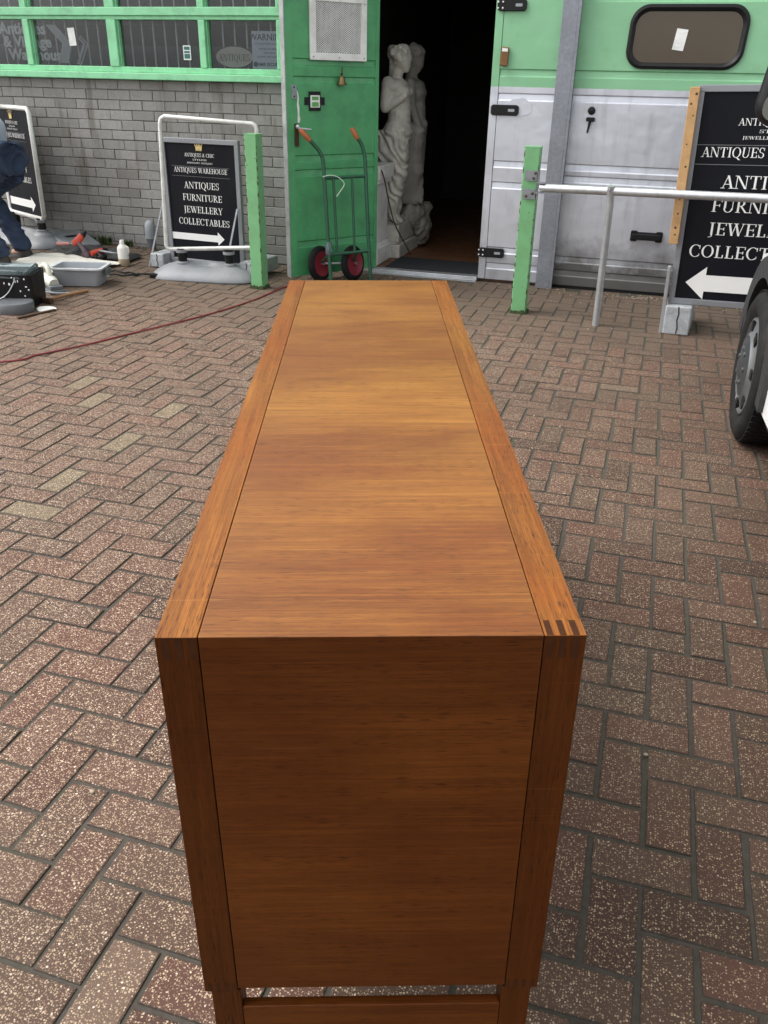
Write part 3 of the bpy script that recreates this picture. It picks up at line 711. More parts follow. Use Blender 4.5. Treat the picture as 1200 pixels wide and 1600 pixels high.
# latch plate, chipped paint, lever handle
b = MB(); b.box(.044, .086, -.004, 0, 1.262, 1.350); lp = b.build('latch_plate', m_galv, dl, bevel=.001)
b = MB(); b.ball((.065, -.004, 1.335), .006, 8, 6); b.ball((.065, -.004, 1.277), .006, 8, 6); b.build('screws', m_black, lp)
b = MB(); b.prism([(.088, 1.318), (.098, 1.300), (.104, 1.262), (.101, 1.235), (.107, 1.205), (.104, 1.16), (.112, 1.13), (.102, 1.108), (.088, 1.112), (.092, 1.17), (.086, 1.225), (.092, 1.27)], 'y', -.0012, 0)
b.build('bare_patch', m_white, dl)
b = MB(); b.prism(rrect(.060, .094, .955, 1.105, .008), 'y', -.008, -.0005); lh = b.build('handle', m_rust, dl, bevel=.002)
b = MB(); b.tube([(.078, -.004, 1.075), (.078, -.045, 1.075), (.115, -.050, 1.072), (.170, -.048, 1.066)], .0075, 8); b.ball((.078, -.02, 1.085), .016, 10, 6); b.build('lever', m_galv2, lh, smooth=True)
# brass bell hung on the door, and the little exit sign
def leaf_pt(s, off, z):
    ca, sa = math.cos(DYAW), math.sin(DYAW)
    return (-2.549+s*ca+off*sa, 6.027+s*sa-off*ca, z)
t = thing('door_bell', 'small aged brass bell hanging from a hook below the white vent', 'bell', leaf_pt(.442, .03, 1.352))
b = MB(); b.lathe([(.036, 0), (.037, .004), (.029, .016), (.022, .040), (.018, .052), (.006, .060)], 20); b.build('body', m_brass, t, smooth=True)
b = MB(); b.tube([(0, 0, .058), (0, 0, .085), (.004, .004, .105), (0, .02, .112)], .0035, 6); b.ball((0, 0, .072), .010, 8, 6); b.build('hook', m_rust, t, smooth=True)
t = thing('exit_sign', 'small white and green square sign on a black cross backing, on the open door', 'sign', leaf_pt(.231, .004, 1.247), (0, 0, DYAW))
b = MB(); b.box(-.047, .047, -.003, .003, -.062, .062); b.box(-.082, .082, -.0015, .003, -.024, .026); b.build('backing', m_black, t)
b = MB(); b.box(-.038, .038, -.006, -.0032, -.040, .038); b.build('face', m_white, t)
b = MB(); b.box(-.026, .028, -.0075, -.0062, .008, .030); b.box(-.026, .028, -.0075, -.0062, -.034, -.006); b.build('print', m_lgpaint, t)

# ------------------------------------------------------------------ inside the doorway: mat, pedestal, statue, chair
b = MB(); b.box(-2.02, -1.25, 6.735, 7.20, .0285, .036); mo = b.build('door_mat', m_mat); tag(mo, 'charcoal mat on the floor just inside the dark doorway', 'mat')
t = thing('white_pedestal', 'plain white pedestal with mouldings just inside the doorway, left of the statue', 'pedestal', (-2.29, 6.96, .03))
b = MB(); b.box(-.165, .165, -.165, .165, .16, .62); b.build('shaft', m_white, t, bevel=.004)
b = MB(); b.box(-.195, .195, -.195, .195, 0, .13); b.prism([(-.18, .13), (.18, .13), (.168, .16), (-.168, .16)], 'y', -.18, .18); b.build('plinth', m_white, t, bevel=.006)
b = MB(); b.box(-.19, .19, -.19, .19, .62, .655); b.box(-.205, .205, -.205, .205, .655, .76); b.build('cap', m_white, t, bevel=.008)

def blob_mesh(name, parts, vox, mat, parent, sm_it=4, disp=None):
    b = MB()
    for pr in parts:
        if pr[0] == 'b': b.ball(pr[1], pr[2], 16, 10)
        else:
            _, p0, p1, r0, r1 = pr
            p0, p1 = Vector(p0), Vector(p1); n_ = max(3, int((p1-p0).length/(min(r0, r1)*.45)))
            for i in range(n_+1):
                t_ = i/n_; b.ball(tuple(p0.lerp(p1, t_)), r0+(r1-r0)*t_, 12, 8)
    me = b.mesh(name); o = bpy.data.objects.new(name, me); COL.objects.link(o)
    r = o.modifiers.new('r', 'REMESH'); r.mode = 'VOXEL'; r.voxel_size = vox
    s = o.modifiers.new('s', 'SMOOTH'); s.iterations = sm_it; s.factor = .5
    bpy.context.view_layer.update()
    m2 = bpy.data.meshes.new_from_object(o.evaluated_get(bpy.context.evaluated_depsgraph_get()))
    o.modifiers.clear(); o.data = m2; bpy.data.meshes.remove(me); m2.name = name
    if disp:
        for v in m2.vertices:
            v.co += v.normal*disp(v.co)
    m2.polygons.foreach_set('use_smooth', [True]*len(m2.polygons))
    m2.materials.clear(); m2.materials.append(mat); o.parent = parent
    return o
SX = -2.10
st = thing('statue', 'white marble statue of two draped women on a rocky plinth inside the doorway', 'statue', (-2.10, 7.45, .03))
def L(x, z, y): return (x-SX, y-7.45, z-.03)
A_, Bq = 7.30, 7.62
fig1 = [('b', L(-2.085, 1.545, A_), (.076, .064, .084)), ('b', L(-2.060, 1.505, A_), (.048, .042, .055)), ('b', L(-2.030, 1.497, A_), (.016, .012, .014)), ('b', L(-2.045, 1.464, A_), (.024, .024, .02)),
    ('c', L(-2.115, 1.575, A_), L(-2.06, 1.600, A_-.02), .048, .042), ('b', L(-2.163, 1.600, A_), .036), ('b', L(-2.175, 1.565, A_), .026), ('c', L(-2.145, 1.53, A_), L(-2.165, 1.42, A_), .035, .022),
    ('b', L(-2.075, 1.585, A_-.035), .03), ('b', L(-2.045, 1.590, A_-.02), .026), ('b', L(-2.10, 1.55, A_-.05), .03), ('b', L(-2.065, 1.535, A_-.052), .022),
    ('c', L(-2.11, 1.49, A_), L(-2.128, 1.40, A_), .040, .045),
    ('b', L(-2.125, 1.345, A_), (.085, .125, .06)), ('b', L(-2.095, 1.29, A_), (.075, .105, .09)), ('b', L(-2.045, 1.305, A_-.05), .042), ('b', L(-2.045, 1.305, A_+.05), .042),
    ('c', L(-2.165, 1.365, A_-.10), L(-2.178, 1.205, A_-.12), .045, .038), ('c', L(-2.178, 1.195, A_-.12), L(-2.050, 1.262, A_-.10), .036, .024),
    ('b', L(-2.030, 1.285, A_-.09), (.024, .016, .028)), ('c', L(-2.03, 1.29, A_-.09), L(-2.032, 1.335, A_-.075), .012, .008),
    ('c', L(-2.16, 1.365, A_+.10), L(-2.16, 1.21, A_+.13), .044, .036), ('c', L(-2.16, 1.2, A_+.13), L(-2.05, 1.18, A_+.12), .034, .024),
    ('c', L(-2.098, 1.25, A_), L(-2.092, 1.10, A_), .080, .082), ('b', L(-2.065, 1.105, A_), (.055, .08, .07)), ('b', L(-2.10, 1.02, A_), (.10, .115, .10)),
    ('c', L(-2.11, 1.0, A_-.05), L(-2.065, .715, A_-.05), .088, .060), ('c', L(-2.12, 1.0, A_+.06), L(-2.11, .65, A_+.05), .088, .062),
    ('c', L(-2.065, .71, A_-.05), L(-2.118, .40, A_-.04), .054, .034), ('c', L(-2.11, .65, A_+.05), L(-2.12, .36, A_+.05), .056, .036),
    ('c', L(-2.125, .352, A_-.04), L(-2.055, .322, A_-.05), .030, .022),
    # drapery: a wrapped roll at the hip and long falls behind the shin
    ('c', L(-2.235, .985, A_-.07), L(-2.03, 1.025, A_-.10), .034, .018), ('c', L(-2.235, .93, A_-.06), L(-2.03, .95, A_-.10), .050, .026), ('c', L(-2.225, .87, A_-.06), L(-2.035, .90, A_-.10), .05, .03),
    ('c', L(-2.21, .82, A_-.05), L(-2.028, .83, A_-.09), .05, .036), ('c', L(-2.17, .80, A_), L(-2.17, .36, A_), .072, .05), ('c', L(-2.04, .82, A_-.08), L(-2.17, .52, A_-.05), .03, .022), ('c', L(-2.03, .72, A_-.08), L(-2.15, .40, A_-.05), .022, .018)]
fig2 = [('b', L(-2.065, 1.56, Bq), (.076, .064, .084)), ('b', L(-2.035, 1.52, Bq), (.045, .042, .055)), ('b', L(-2.008, 1.512, Bq), (.014, .012, .014)), ('b', L(-2.03, 1.47, Bq), (.022, .022, .02)),
    ('b', L(-2.03, 1.615, Bq-.02), .035), ('b', L(-2.00, 1.600, Bq-.02), .028), ('b', L(-2.07, 1.625, Bq-.02), .04), ('b', L(-2.09, 1.57, Bq-.05), .03), ('b', L(-2.04, 1.58, Bq-.055), .026),
    ('c', L(-2.08, 1.49, Bq), L(-2.09, 1.40, Bq), .042, .046), ('b', L(-2.08, 1.345, Bq), (.09, .13, .06)), ('b', L(-2.06, 1.28, Bq), (.08, .11, .09)), ('b', L(-2.01, 1.30, Bq), (.045, .09, .045)),
    ('c', L(-2.06, 1.24, Bq), L(-2.05, 1.10, Bq), .08, .082), ('b', L(-2.06, 1.03, Bq), (.10, .12, .10)),
    ('c', L(-2.07, 1.365, Bq-.12), L(-2.045, 1.20, Bq-.14), .044, .036), ('c', L(-2.04, 1.19, Bq-.14), L(-1.98, 1.03, Bq-.10), .034, .026), ('b', L(-1.975, 1.01, Bq-.10), (.042, .03, .036)), ('b', L(-2.01, .985, Bq-.06), .05), ('b', L(-1.985, 1.06, Bq), .045),
    ('c', L(-2.05, 1.0, Bq-.05), L(-2.02, .70, Bq-.05), .092, .066), ('c', L(-2.07, 1.0, Bq+.06), L(-2.05, .68, Bq+.05), .09, .066),
    ('c', L(-2.02, .70, Bq-.05), L(-2.045, .48, Bq-.04), .062, .050), ('c', L(-2.05, .68, Bq+.05), L(-2.05, .46, Bq+.05), .06, .05),
    ('c', L(-2.05, .475, Bq-.05), L(-1.965, .455, Bq-.06), .045, .026), ('c', L(-2.02, .82, Bq-.1), L(-2.06, .52, Bq-.1), .03, .03), ('c', L(-1.985, .85, Bq-.07), L(-2.0, .60, Bq-.08), .018, .018)]
def bulk(fig, y0, kx, ky):
    out = []
    for p in fig:
        if p[0] == 'b':
            r_ = p[2] if isinstance(p[2], tuple) else (p[2],)*3
            k = 1.12 if p[1][2] > 1.42 else kx
            out.append(('b', p[1], (r_[0]*k, r_[1]*ky, r_[2]*(1.08 if p[1][2] > 1.42 else 1.05))))
        else:
            k = 1.12 if min(p[1][2], p[2][2]) > 1.40 else kx
            out.append((p[0], p[1], p[2], p[3]*k, p[4]*k))
    return out
fig1 = bulk(fig1, A_, 1.20, 1.15); fig2 = bulk(fig2, Bq, 1.22, 1.2)
# a hanging cloth joins the two women behind the hip and down to the rock
for k in range(7):
    fig2.append(('c', L(-2.075+.018*k, 1.02-.02*k, 7.46+.02*k), L(-2.10+.022*k, .46, 7.48+.02*k), .020+.004*(k % 3), .030))
    fig1.append(('c', L(-2.20+.022*k, .90-.02*k, A_-.085), L(-2.185+.016*k, .40+.035*abs(k-2), A_-.07), .016+.005*(k % 2), .022))
for k in range(9):                      # curls
    a = k*.7; fig1.append(('b', L(-2.095+.055*math.cos(a), 1.585+.035*math.sin(a), A_-.055), .021)); fig2.append(('b', L(-2.06+.055*math.cos(a), 1.60+.03*math.sin(a), Bq-.058), .021))
def folds(co):
    return .009*math.sin(co.z*62+co.x*85+7*mnoise.noise(co*8))+.003*mnoise.noise(co*30)
blob_mesh('front_figure', fig1, .0082, m_marble, st, 2, lambda c: folds(c) if c.z < .99 else ((.007*mnoise.noise(c*48)+.003*math.sin(c.z*240+6*mnoise.noise(c*20))) if c.z > 1.475 and c.x < .055 else .0015*mnoise.noise(c*25)))
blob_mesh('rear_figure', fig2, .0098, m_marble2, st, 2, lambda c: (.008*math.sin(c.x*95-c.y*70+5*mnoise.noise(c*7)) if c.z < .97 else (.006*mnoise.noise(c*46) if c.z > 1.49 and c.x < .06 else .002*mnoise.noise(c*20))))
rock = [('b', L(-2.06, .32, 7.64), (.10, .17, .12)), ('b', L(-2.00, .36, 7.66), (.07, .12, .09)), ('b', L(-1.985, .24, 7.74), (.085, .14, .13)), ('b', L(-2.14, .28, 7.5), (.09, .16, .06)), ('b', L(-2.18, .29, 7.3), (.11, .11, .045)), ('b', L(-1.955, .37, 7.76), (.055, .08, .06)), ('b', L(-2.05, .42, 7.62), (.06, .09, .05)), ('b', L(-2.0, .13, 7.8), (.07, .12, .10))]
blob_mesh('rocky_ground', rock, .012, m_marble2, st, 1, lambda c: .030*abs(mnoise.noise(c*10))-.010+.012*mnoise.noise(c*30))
b = MB(); b.box(-.30, .085, -.31, .46, 0, .11); b.box(-.29, .055, -.285, .44, .11, .125); b.box(-.28, .065, -.275, .43, .125, .262); b.build('plinth', m_marble, st, bevel=.008)
b = MB(); b.tube(smooth_path([(-2.135, 6.752, .80), (-2.075, 6.80, .74), (-2.035, 6.86, .52), (-2.0, 6.93, .34), (-1.955, 7.10, .16), (-1.93, 7.2, .06)]), .0055, 6)
tag(b.build('loose_cable', m_rust, None, smooth=True), 'thin dark cable hanging down across the white pedestal and statue base', 'cable')
# ------------------------------------------------------------------ green posts and rail
def post(label, loc, rz, w_, d_, h):
    t = thing('steel_post', label, 'post', loc, (0, 0, rz), 'pale green steel posts')
    b = MB(); b.box(-w_/2, w_/2, -d_/2, d_/2, -.1, h); b.build('shaft', m_post, t, bevel=.006)
    b = MB(); random.seed(int(h*1000))
    for k in range(70):
        a = random.random()*4; s = [(-1, a*2-1), (1, a*2-3), (a*2-5, -1), (a*2-7, 1)][int(a)]
        b.ball((s[0]*w_*.52, s[1]*d_*.52, .0), (.012, .012, .010+.02*random.random()), 6, 4)
    b.build('moss_collar', m_moss, t)
    for sx in (-1, 1):
        b = MB(); z = .06
        while z < h-.03:
            l = random.uniform(.006, .05); wd = random.uniform(.001, .0065); x0 = sx*w_/2
            b.face([(x0*1.0-sx*.0005, -d_/2-.0008, z), (x0-sx*(wd+.001), -d_/2-.0008, z+l*.3), (x0-sx*wd*.8, -d_/2-.0008, z+l*.8), (x0-sx*.0005, -d_/2-.0008, z+l)])
            b.face([(x0+sx*.0008, -d_/2+.0005, z), (x0+sx*.0008, -d_/2+wd+.004, z+l*.4), (x0+sx*.0008, -d_/2+.0005, z+l)])
            z += l+random.uniform(.004, .07)
        o_ = b.build('worn_edge', m_rust, t); o_['kind'] = 'stuff'
    b = MB(); b.box(-w_/2-.001, w_/2+.001, -d_/2-.001, d_/2+.001, h-.006, h+.001); b.build('cap', m_rust if False else m_post, t)
    return t
post('pale green square post with mossy foot in front of the grey framed sign', (-2.706, 5.80, 0), R(-4), .094, .094, 1.045)
p2 = post('pale green square post carrying the galvanised rail beside the doorway', (-.772, 5.775, 0), R(0), .098, .098, 1.04)
rl = thing('guard_rail', 'galvanised tube rail bolted to the right green post, on one leg', 'rail', (-.71, 5.715, 0), (0, 0, R(-14)))
b = MB(); b.tube([(.012, 0, .806), (2.6, 0, .884)], .025, 16); b.build('rail', m_galv2, rl, smooth=True)
b = MB(); b.tube([(.480, 0, -.02), (.470, 0, .74), (.467, -.010, .80), (.466, -.022, .852)], [.022, .022, .023, .021], 14); lg = b.build('leg', m_galv2, rl, smooth=True)
b = MB(); b.tube([(.466, -.024, .825), (.466, -.052, .825)], .008, 8); b.build('bolt', m_galv, lg)
RZ = Matrix.Rotation(R(14), 4, 'Z')
b = MB(); b.box(-.090, -.016, -.006, -.001, .845, .905, RZ); b.box(-.100, -.018, -.006, -.001, .735, .795, RZ); b.box(-.012, -.006, -.004, .05, .74, .9, RZ)
b.box(-.012, .045, -.028, .028, .834, .838); b.box(-.012, .03, -.028, .028, .774, .778)
bro = b.build('bracket', m_galv, rl)
for x, z in ((-.036, .860), (-.028, .890), (-.075, .752), (-.036, .770)):
    b = MB(); b.ball((x, -.008, z), (.009, .006, .009), 8, 6); b.v = [tuple(RZ @ Vector(p)) for p in b.v]; b.build('bolt', m_rust, bro)

# ------------------------------------------------------------------ signs
def crown(mb, xc, z, s, y):
    base = [(-.40, 0), (.40, 0), (.46, .34), (.62, .86), (.30, .42), (.26, .95), (.0, .46), (-.26, .95), (-.30, .42), (-.62, .86), (-.46, .34)]
    # five points cut as separate slivers over a curved band
    mb.face([(xc+s*p[0], y, z+s*p[1]) for p in [(-.42, 0), (.42, 0), (.47, .36), (-.47, .36)]])
    for k, (a, c, tx, ty) in enumerate(((-.47, -.29, -.66, .88), (-.29, -.10, -.31, .98), (-.10, .10, 0, 1.02), (.10, .29, .31, .98), (.29, .47, .66, .88))):
        mb.face([(xc+s*a, y-.0003*(1+k), z+s*.34), (xc+s*c, y-.0003*(1+k), z+s*.34), (xc+s*tx, y-.0003*(1+k), z+s*ty)])
        mb.prism([(xc+s*(tx+.075*math.cos(q*PI/5)), z+s*(ty+.075*math.sin(q*PI/5))) for q in range(10)], 'y', y-.002, y-.0018)
    mb.face([(xc+s*p[0], y-.0022, z+s*p[1]) for p in [(-.43, -.10), (.43, -.10), (.43, -.03), (-.43, -.03)]])
def poster_print(t, k, xc, zt, right=True, y=-.004, arrow=None, kw=1.0):
    """the shop poster: crown, two small lines, ruled heading, four words and an arrow; k scales it, zt is its top"""
    b = MB(); crown(b, xc, zt-.088*k, .062*k, y); b.build('crown_emblem', m_gold, t)
    def line(wd, z, h, wid):
        b = MB(); serif(b, wd, xc, z, h, wid*kw, y); b.build('lettering', m_ink, t)
    line('ANTIQUES & CHIC', zt-.137*k, .025*k, .265*k)
    line('STYLISH', zt-.163*k, .0115*k, .125*k); line('JEWELLERY ANTIQUES', zt-.186*k, .0115*k, .225*k)
    line('ANTIQUES WAREHOUSE', zt-.251*k, .036*k, .475*k)
    for q, (wd, wid) in enumerate((('ANTIQUES', .315), ('FURNITURE', .355), ('JEWELLERY', .352), ('COLLECTABLES', .462))):
        line(wd, zt-(.365+.0893*q)*k, .048*k, wid*k)
    for zz in (.206, .277):
        b = MB(); b.box(xc-.255*k*kw, xc+.255*k*kw, y-.0005, y, zt-(zz+.0022)*k, zt-zz*k); b.build('rule', m_inkgrey, t)
    if arrow:
        x0, x1, z0, hh = arrow; s = 1 if right else -1
        b = MB(); pts = [(x0, z0-hh*.5), (x1-s*hh*1.15, z0-hh*.5), (x1-s*hh*1.15, z0-hh), (x1, z0), (x1-s*hh*1.15, z0+hh), (x1-s*hh*1.15, z0+hh*.5), (x0, z0+hh*.5)]
        b.prism(pts, 'y', y-.0005, y); b.build('arrow', m_ink, t)
def frame_ring(mb, x0, x1, z0, z1, w_, y0, y1):
    mb.box(x0, x1, y0, y1, z0, z0+w_); mb.box(x0, x1, y0, y1, z1-w_, z1); mb.box(x0, x0+w_, y0, y1, z0+w_, z1-w_); mb.box(x1-w_, x1, y0, y1, z0+w_, z1-w_)

# big sign on the right
bs = thing('large_sign_board', 'large dark sign board with left arrow, pine batten nailed on its left edge', 'sign', (.25, 5.62, 0), (0, R(-1.6), R(-5)))
b = MB(); frame_ring(b, -.066, .86, .180, 1.405, .036, -.012, .03); b.build('frame', m_gframe, bs, bevel=.003)
b = MB(); b.box(-.031, .825, 0, .02, .215, 1.37); b.build('panel', m_poster, bs)
poster_print(bs, 1.47, .395, 1.40, False, -.004, (.62, .020, .315, .098), 1.13)
b = MB(); b.box(-.108, -.055, -.062, -.0125, .545, 1.395); bt = b.build('batten', m_timber, bs, bevel=.003)
b = MB()
random.seed(11)
for z in (.60, .64, .72, .80, .98, 1.1, 1.25, 1.31, 1.36): 
    b = MB(); b.lathe([(0, 0), (.004+.004*random.random(), 0), (.0, .002)], 8, Matrix.Translation((-.08+random.uniform(-.012, .012), -.0622, z)) @ Matrix.Rotation(R(90), 4, 'X')); b.build('nail_hole', m_rust, bt)
def foot_block(parent, xa, xb, ya, yb, z1):
    b = MB(); b.box(xa, xb, ya, yb, 0, z1); bl = b.build('foot_block', m_block, parent, bevel=.008)
    b = MB(); xm = (xa+xb)/2
    pts = [(xm-.004, z1*.98), (xm+.004, z1*.98), (xm+.010, z1*.75), (xm+.003, z1*.5), (xm+.012, z1*.25), (xm+.006, z1*.05), (xm, z1*.05), (xm+.004, z1*.27), (xm-.004, z1*.5), (xm+.002, z1*.75)]
    b.prism(pts, 'y', ya-.0015, ya+.001); b.build('crack', m_seam, bl)
foot_block(bs, -.072, .085, -.075, .36, .178)
foot_block(bs, .70, .85, -.075, .36, .178)
b = MB(); b.box(-.094, -.074, -.052, -.012, .0, .41); b.build('strap', m_galv2, bs, bevel=.002)

# framed board behind the empty pavement frame
ab = thing('framed_sign_board', 'grey framed dark sign board with gold crown, standing behind an empty white frame', 'sign', (-3.3, 6.1, .03), (0, 0, R(-5)))
b = MB(); frame_ring(b, -.320, .352, .04, .948, .034, -.012, .022); b.build('frame', m_gframe, ab, bevel=.003)
b = MB(); b.box(-.287, .319, 0, .014, .072, .916); b.build('panel', m_poster, ab)
poster_print(ab, .985, .012, .958, True, -.004, (-.287, .185, .243, .050))
for xa, xb, xs in ((-.45, -.33, -1), (.36, .48, 1)): foot_block(ab, xa, xb, -.10, .30, .105)
b = MB(); b.add([(-.346, -.03, .47), (-.334, -.03, .47), (-.462, -.10, 0), (-.478, -.10, 0), (-.346, -.024, .47), (-.334, -.024, .47), (-.462, -.094, 0), (-.478, -.094, 0)], [(0,1,2,3),(7,6,5,4),(0,3,7,4),(1,5,6,2),(0,4,5,1),(3,2,6,7)]); b.build('strap', m_galv, ab)
b = MB(); b.add([(.321, -.03, .48), (.334, -.03, .48), (.256, -.10, .08), (.240, -.10, .08), (.321, -.024, .48), (.334, -.024, .48), (.256, -.094, .08), (.240, -.094, .08)], [(0,1,2,3),(7,6,5,4),(0,3,7,4),(1,5,6,2),(0,4,5,1),(3,2,6,7)]); b.build('strap', m_galv, ab)

# wheeled pavement sign bases
def pav_base(parent, Lx, Ly, h):
    b = MB(); nu, nv = 48, 12
    vs = [(0, 0, h+.012)]
    for j in range(1, nv+1):
        for i in range(nu):
            a = 2*PI*i/nu; ca, sa = math.cos(a), math.sin(a); e = .62
            X = math.copysign(abs(ca)**e, ca)*Lx/2; Y = math.copysign(abs(sa)**e, sa)*Ly/2
            Y *= 1-.10*(1-min(1, abs(X/(Lx/2))**2))
            s = math.sin(j/nv*PI/2)**.9
            rr_ = s
            z = h*max(0, 1-rr_**2.6)**.62*(.86+.14*math.cos(2*a))
            vs.append((X*s, Y*s, max(z, .0)+.012))
    fs = [(0, 1+i, 1+(i+1) % nu) for i in range(nu)]
    for j in range(nv-1):
        fs += [(1+j*nu+i, 1+(j+1)*nu+i, 1+(j+1)*nu+(i+1) % nu, 1+j*nu+(i+1) % nu) for i in range(nu)]
    b.add(vs, fs); b.add([(v[0]*.95, v[1]*.95, 0.0) for v in vs[-nu:]]+[(v[0]*.95, v[1]*.95, .014) for v in vs[-nu:]], [tuple(range(nu))]+[(i, (i+1) % nu, nu+(i+1) % nu, nu+i) for i in range(nu)])
    return b.build('base', m_base, parent, smooth=True)
pf = thing('pavement_sign_frame', 'empty white tube sign frame on a grey moulded base beside green post', 'sign frame', (-3.22, 5.95, 0.0), (0, 0, R(9)))
pav_base(pf, .84, .44, .118)
b = MB(); q = [(-3.505, .225), (-3.460, 1.10), (-3.43, 1.125), (-2.78, 1.093), (-2.755, 1.065), (-2.79, .27), (-2.82, .245), (-3.48, .212)]
def lc(x, z): return ((x+3.22), -.05, z)
path = [lc(-3.505, .24), lc(-3.465, 1.085), lc(-3.455, 1.115), lc(-3.43, 1.130), lc(-2.79, 1.098), lc(-2.768, 1.088), lc(-2.757, 1.06), lc(-2.80, .29), lc(-2.812, .262), lc(-2.84, .252), lc(-3.47, .214), lc(-3.495, .220)]
b.tube(path, .0155, 10, closed=True); b.build('tube_frame', m_wtube, pf, smooth=True)
for x in (-.17, .20):
    b = MB(); b.tube([(x, -.03, .10), (x, -.045, .225)], .034, 14); s = b.build('stem', m_black, pf, smooth=True)
    b = MB(); b.lathe([(.05, .10), (.05, .12), (.036, .13)], 16, Matrix.Translation((x, -.03, 0))); b.lathe([(.044, .195), (.044, .215)], 16, Matrix.Translation((x, -.043, 0))); b.build('collar', m_base, s, smooth=True)

ls = thing('pavement_sign', 'white tube framed dark sign with right arrow at the left, behind crouching person', 'sign', (-5.0, 6.35, .055), (0, 0, R(-28)))
zb, zt_, xr, xl = .232, 1.075, .128, -.52
path = [(xr, 0, zb+.03), (xr+.012, 0, zt_-.03), (xr-.016, 0, zt_), (xl+.03, 0, zt_), (xl, 0, zt_-.03), (xl, 0, zb+.03), (xl+.03, 0, zb), (xr-.03, 0, zb)]
b = MB(); b.tube(path, .019, 10, closed=True); b.build('tube_frame', m_wtube, ls, smooth=True)
b = MB(); b.box(xl+.015, xr-.015, -.004, .006, zb+.015, zt_-.015); b.build('panel', m_poster, ls)
poster_print(ls, .90, -.20, zt_+.0, True, -.008, (-.47, .015, .335, .062))
sb = pav_base(ls, .86, .40, .12); sb.location = (-.20, -.03, 0); sb.rotation_euler = (0, 0, R(6))
b = MB(); b.tube([(.05, 0, .10), (.05, 0, .235)], .036, 14); s = b.build('stem', m_black, ls, smooth=True)
b = MB(); b.lathe([(.09, .085), (.075, .115), (.052, .125), (.052, .14), (.038, .145)], 16, Matrix.Translation((.05, 0, 0))); b.lathe([(.044, .2), (.05, .222)], 16, Matrix.Translation((.05, 0, 0))); b.build('collar', m_base, s, smooth=True)
b = MB(); b.tube([(-.45, 0, .10), (-.45, 0, .235)], .036, 14); b.build('stem', m_black, ls, smooth=True)
# second grey wedge of the base, trailing right
b = MB(); b.prism([(-.28, 0), (.36, 0), (.38, .03), (.10, .10), (-.2, .10)], 'y', .05, .36); o_ = b.build('rear_base', m_base, ls, bevel=.02)
b = MB(); b.box(.07, .19, .14, .24, .085, .0885); b.build('recess', m_black, o_)

# ------------------------------------------------------------------ hand truck leaning by the open door
ht = thing('hand_truck', 'dark green sack truck with orange grips and crimson wheels leaning by open door', 'hand truck', (-2.245, 6.04, 0), (R(-7), 0, R(38)))
rt = .0135
b = MB()
b.tube(smooth_path([(.015, 0, .0), (.006, 0, .30), (-.001, 0, .66), (-.006, 0, .86), (-.020, 0, .915), (-.055, 0, .965), (-.118, 0, 1.027)], 5), rt, 10)
b.tube(smooth_path([(.333, 0, .0), (.324, 0, .30), (.318, 0, .65), (.315, 0, .87), (.305, 0, .935), (.288, 0, .985), (.250, 0, 1.033)], 5), rt, 10)
b.tube([(-.001, 0, .756), (.317, 0, .766)], .012, 8); b.tube([(.010, 0, .226), (.326, 0, .240)], .012, 8)
b.tube([(.066, 0, .756), (.073, 0, .228)], .0105, 8); b.tube([(.209, 0, .76), (.210, 0, .234)], .0105, 8)
for xw in (-.021, .228): b.tube([(min(max(xw, .01), .32), 0, .226), (xw, .15 if xw < 0 else .108, .152)], .010, 8)
b.box(.0, .32, -.17, .0, .0, .006)
b.build('frame', m_truck, ht, smooth=True)
for p0, p1 in (((-.095, 0, 1.006), (-.166, 0, 1.078)), ((.262, 0, 1.016), (.220, 0, 1.088))):
    b = MB(); v0, v1 = Vector(p0), Vector(p1); b.tube([v0, v0.lerp(v1, .2), v0.lerp(v1, .8), v1], [.016, .019, .018, .013], 10); b.build('grip', m_grip, ht, smooth=True)
def wheel_parts(parent, c, yawr):
    T = Matrix.Translation(c) @ Matrix.Rotation(yawr, 4, 'Z') @ Matrix.Rotation(R(90), 4, 'X')
    wl = bpy.data.objects.new('wheel', None); COL.objects.link(wl); wl.parent = parent
    b = MB(); prof = [(.088, -.026)]+[(.100+.032*math.sin(PI*k/8)**.7*1.0, -.028+.056*k/8) for k in range(9)]+[(.088, .026)]
    b.lathe(prof, 32, T, caps=False); b.build('tyre', m_rubber, wl, smooth=True)
    b = MB(); b.lathe([(.0, .032), (.020, .032), (.022, .018), (.060, .016), (.082, .026), (.092, .027), (.092, -.026), (.06, -.018), (0, -.02)], 32, T, caps=False); b.build('rim', m_rim, wl, smooth=True)
    b = MB(); b.lathe([(0, .045), (.010, .045), (.012, .032)], 12, T, caps=False); b.build('hub', m_galv, wl, smooth=True)
wheel_parts(ht, (-.021, .149, .154), R(32)); wheel_parts(ht, (.228, .108, .149), R(32))
b = MB(); b.tube([(-.021, .149, .154), (.228, .108, .149)], .009, 8); b.build('axle', m_galv2, ht, smooth=True)
b = MB(); b.lathe([(.020, .22), (.027, .235), (.026, .29), (.018, .315)], 12, Matrix.Translation((.008, 0, 0))); b.build('tape_wrap', m_film, ht, smooth=True)
b = MB(); b.tube(smooth_path([(-.02, -.018, .765), (.04, -.022, .775), (.10, -.025, .758), (.138, -.03, .715), (.105, -.03, .665), (.075, -.03, .63)]), .0038, 6); b.build('string', m_string, ht, smooth=True)

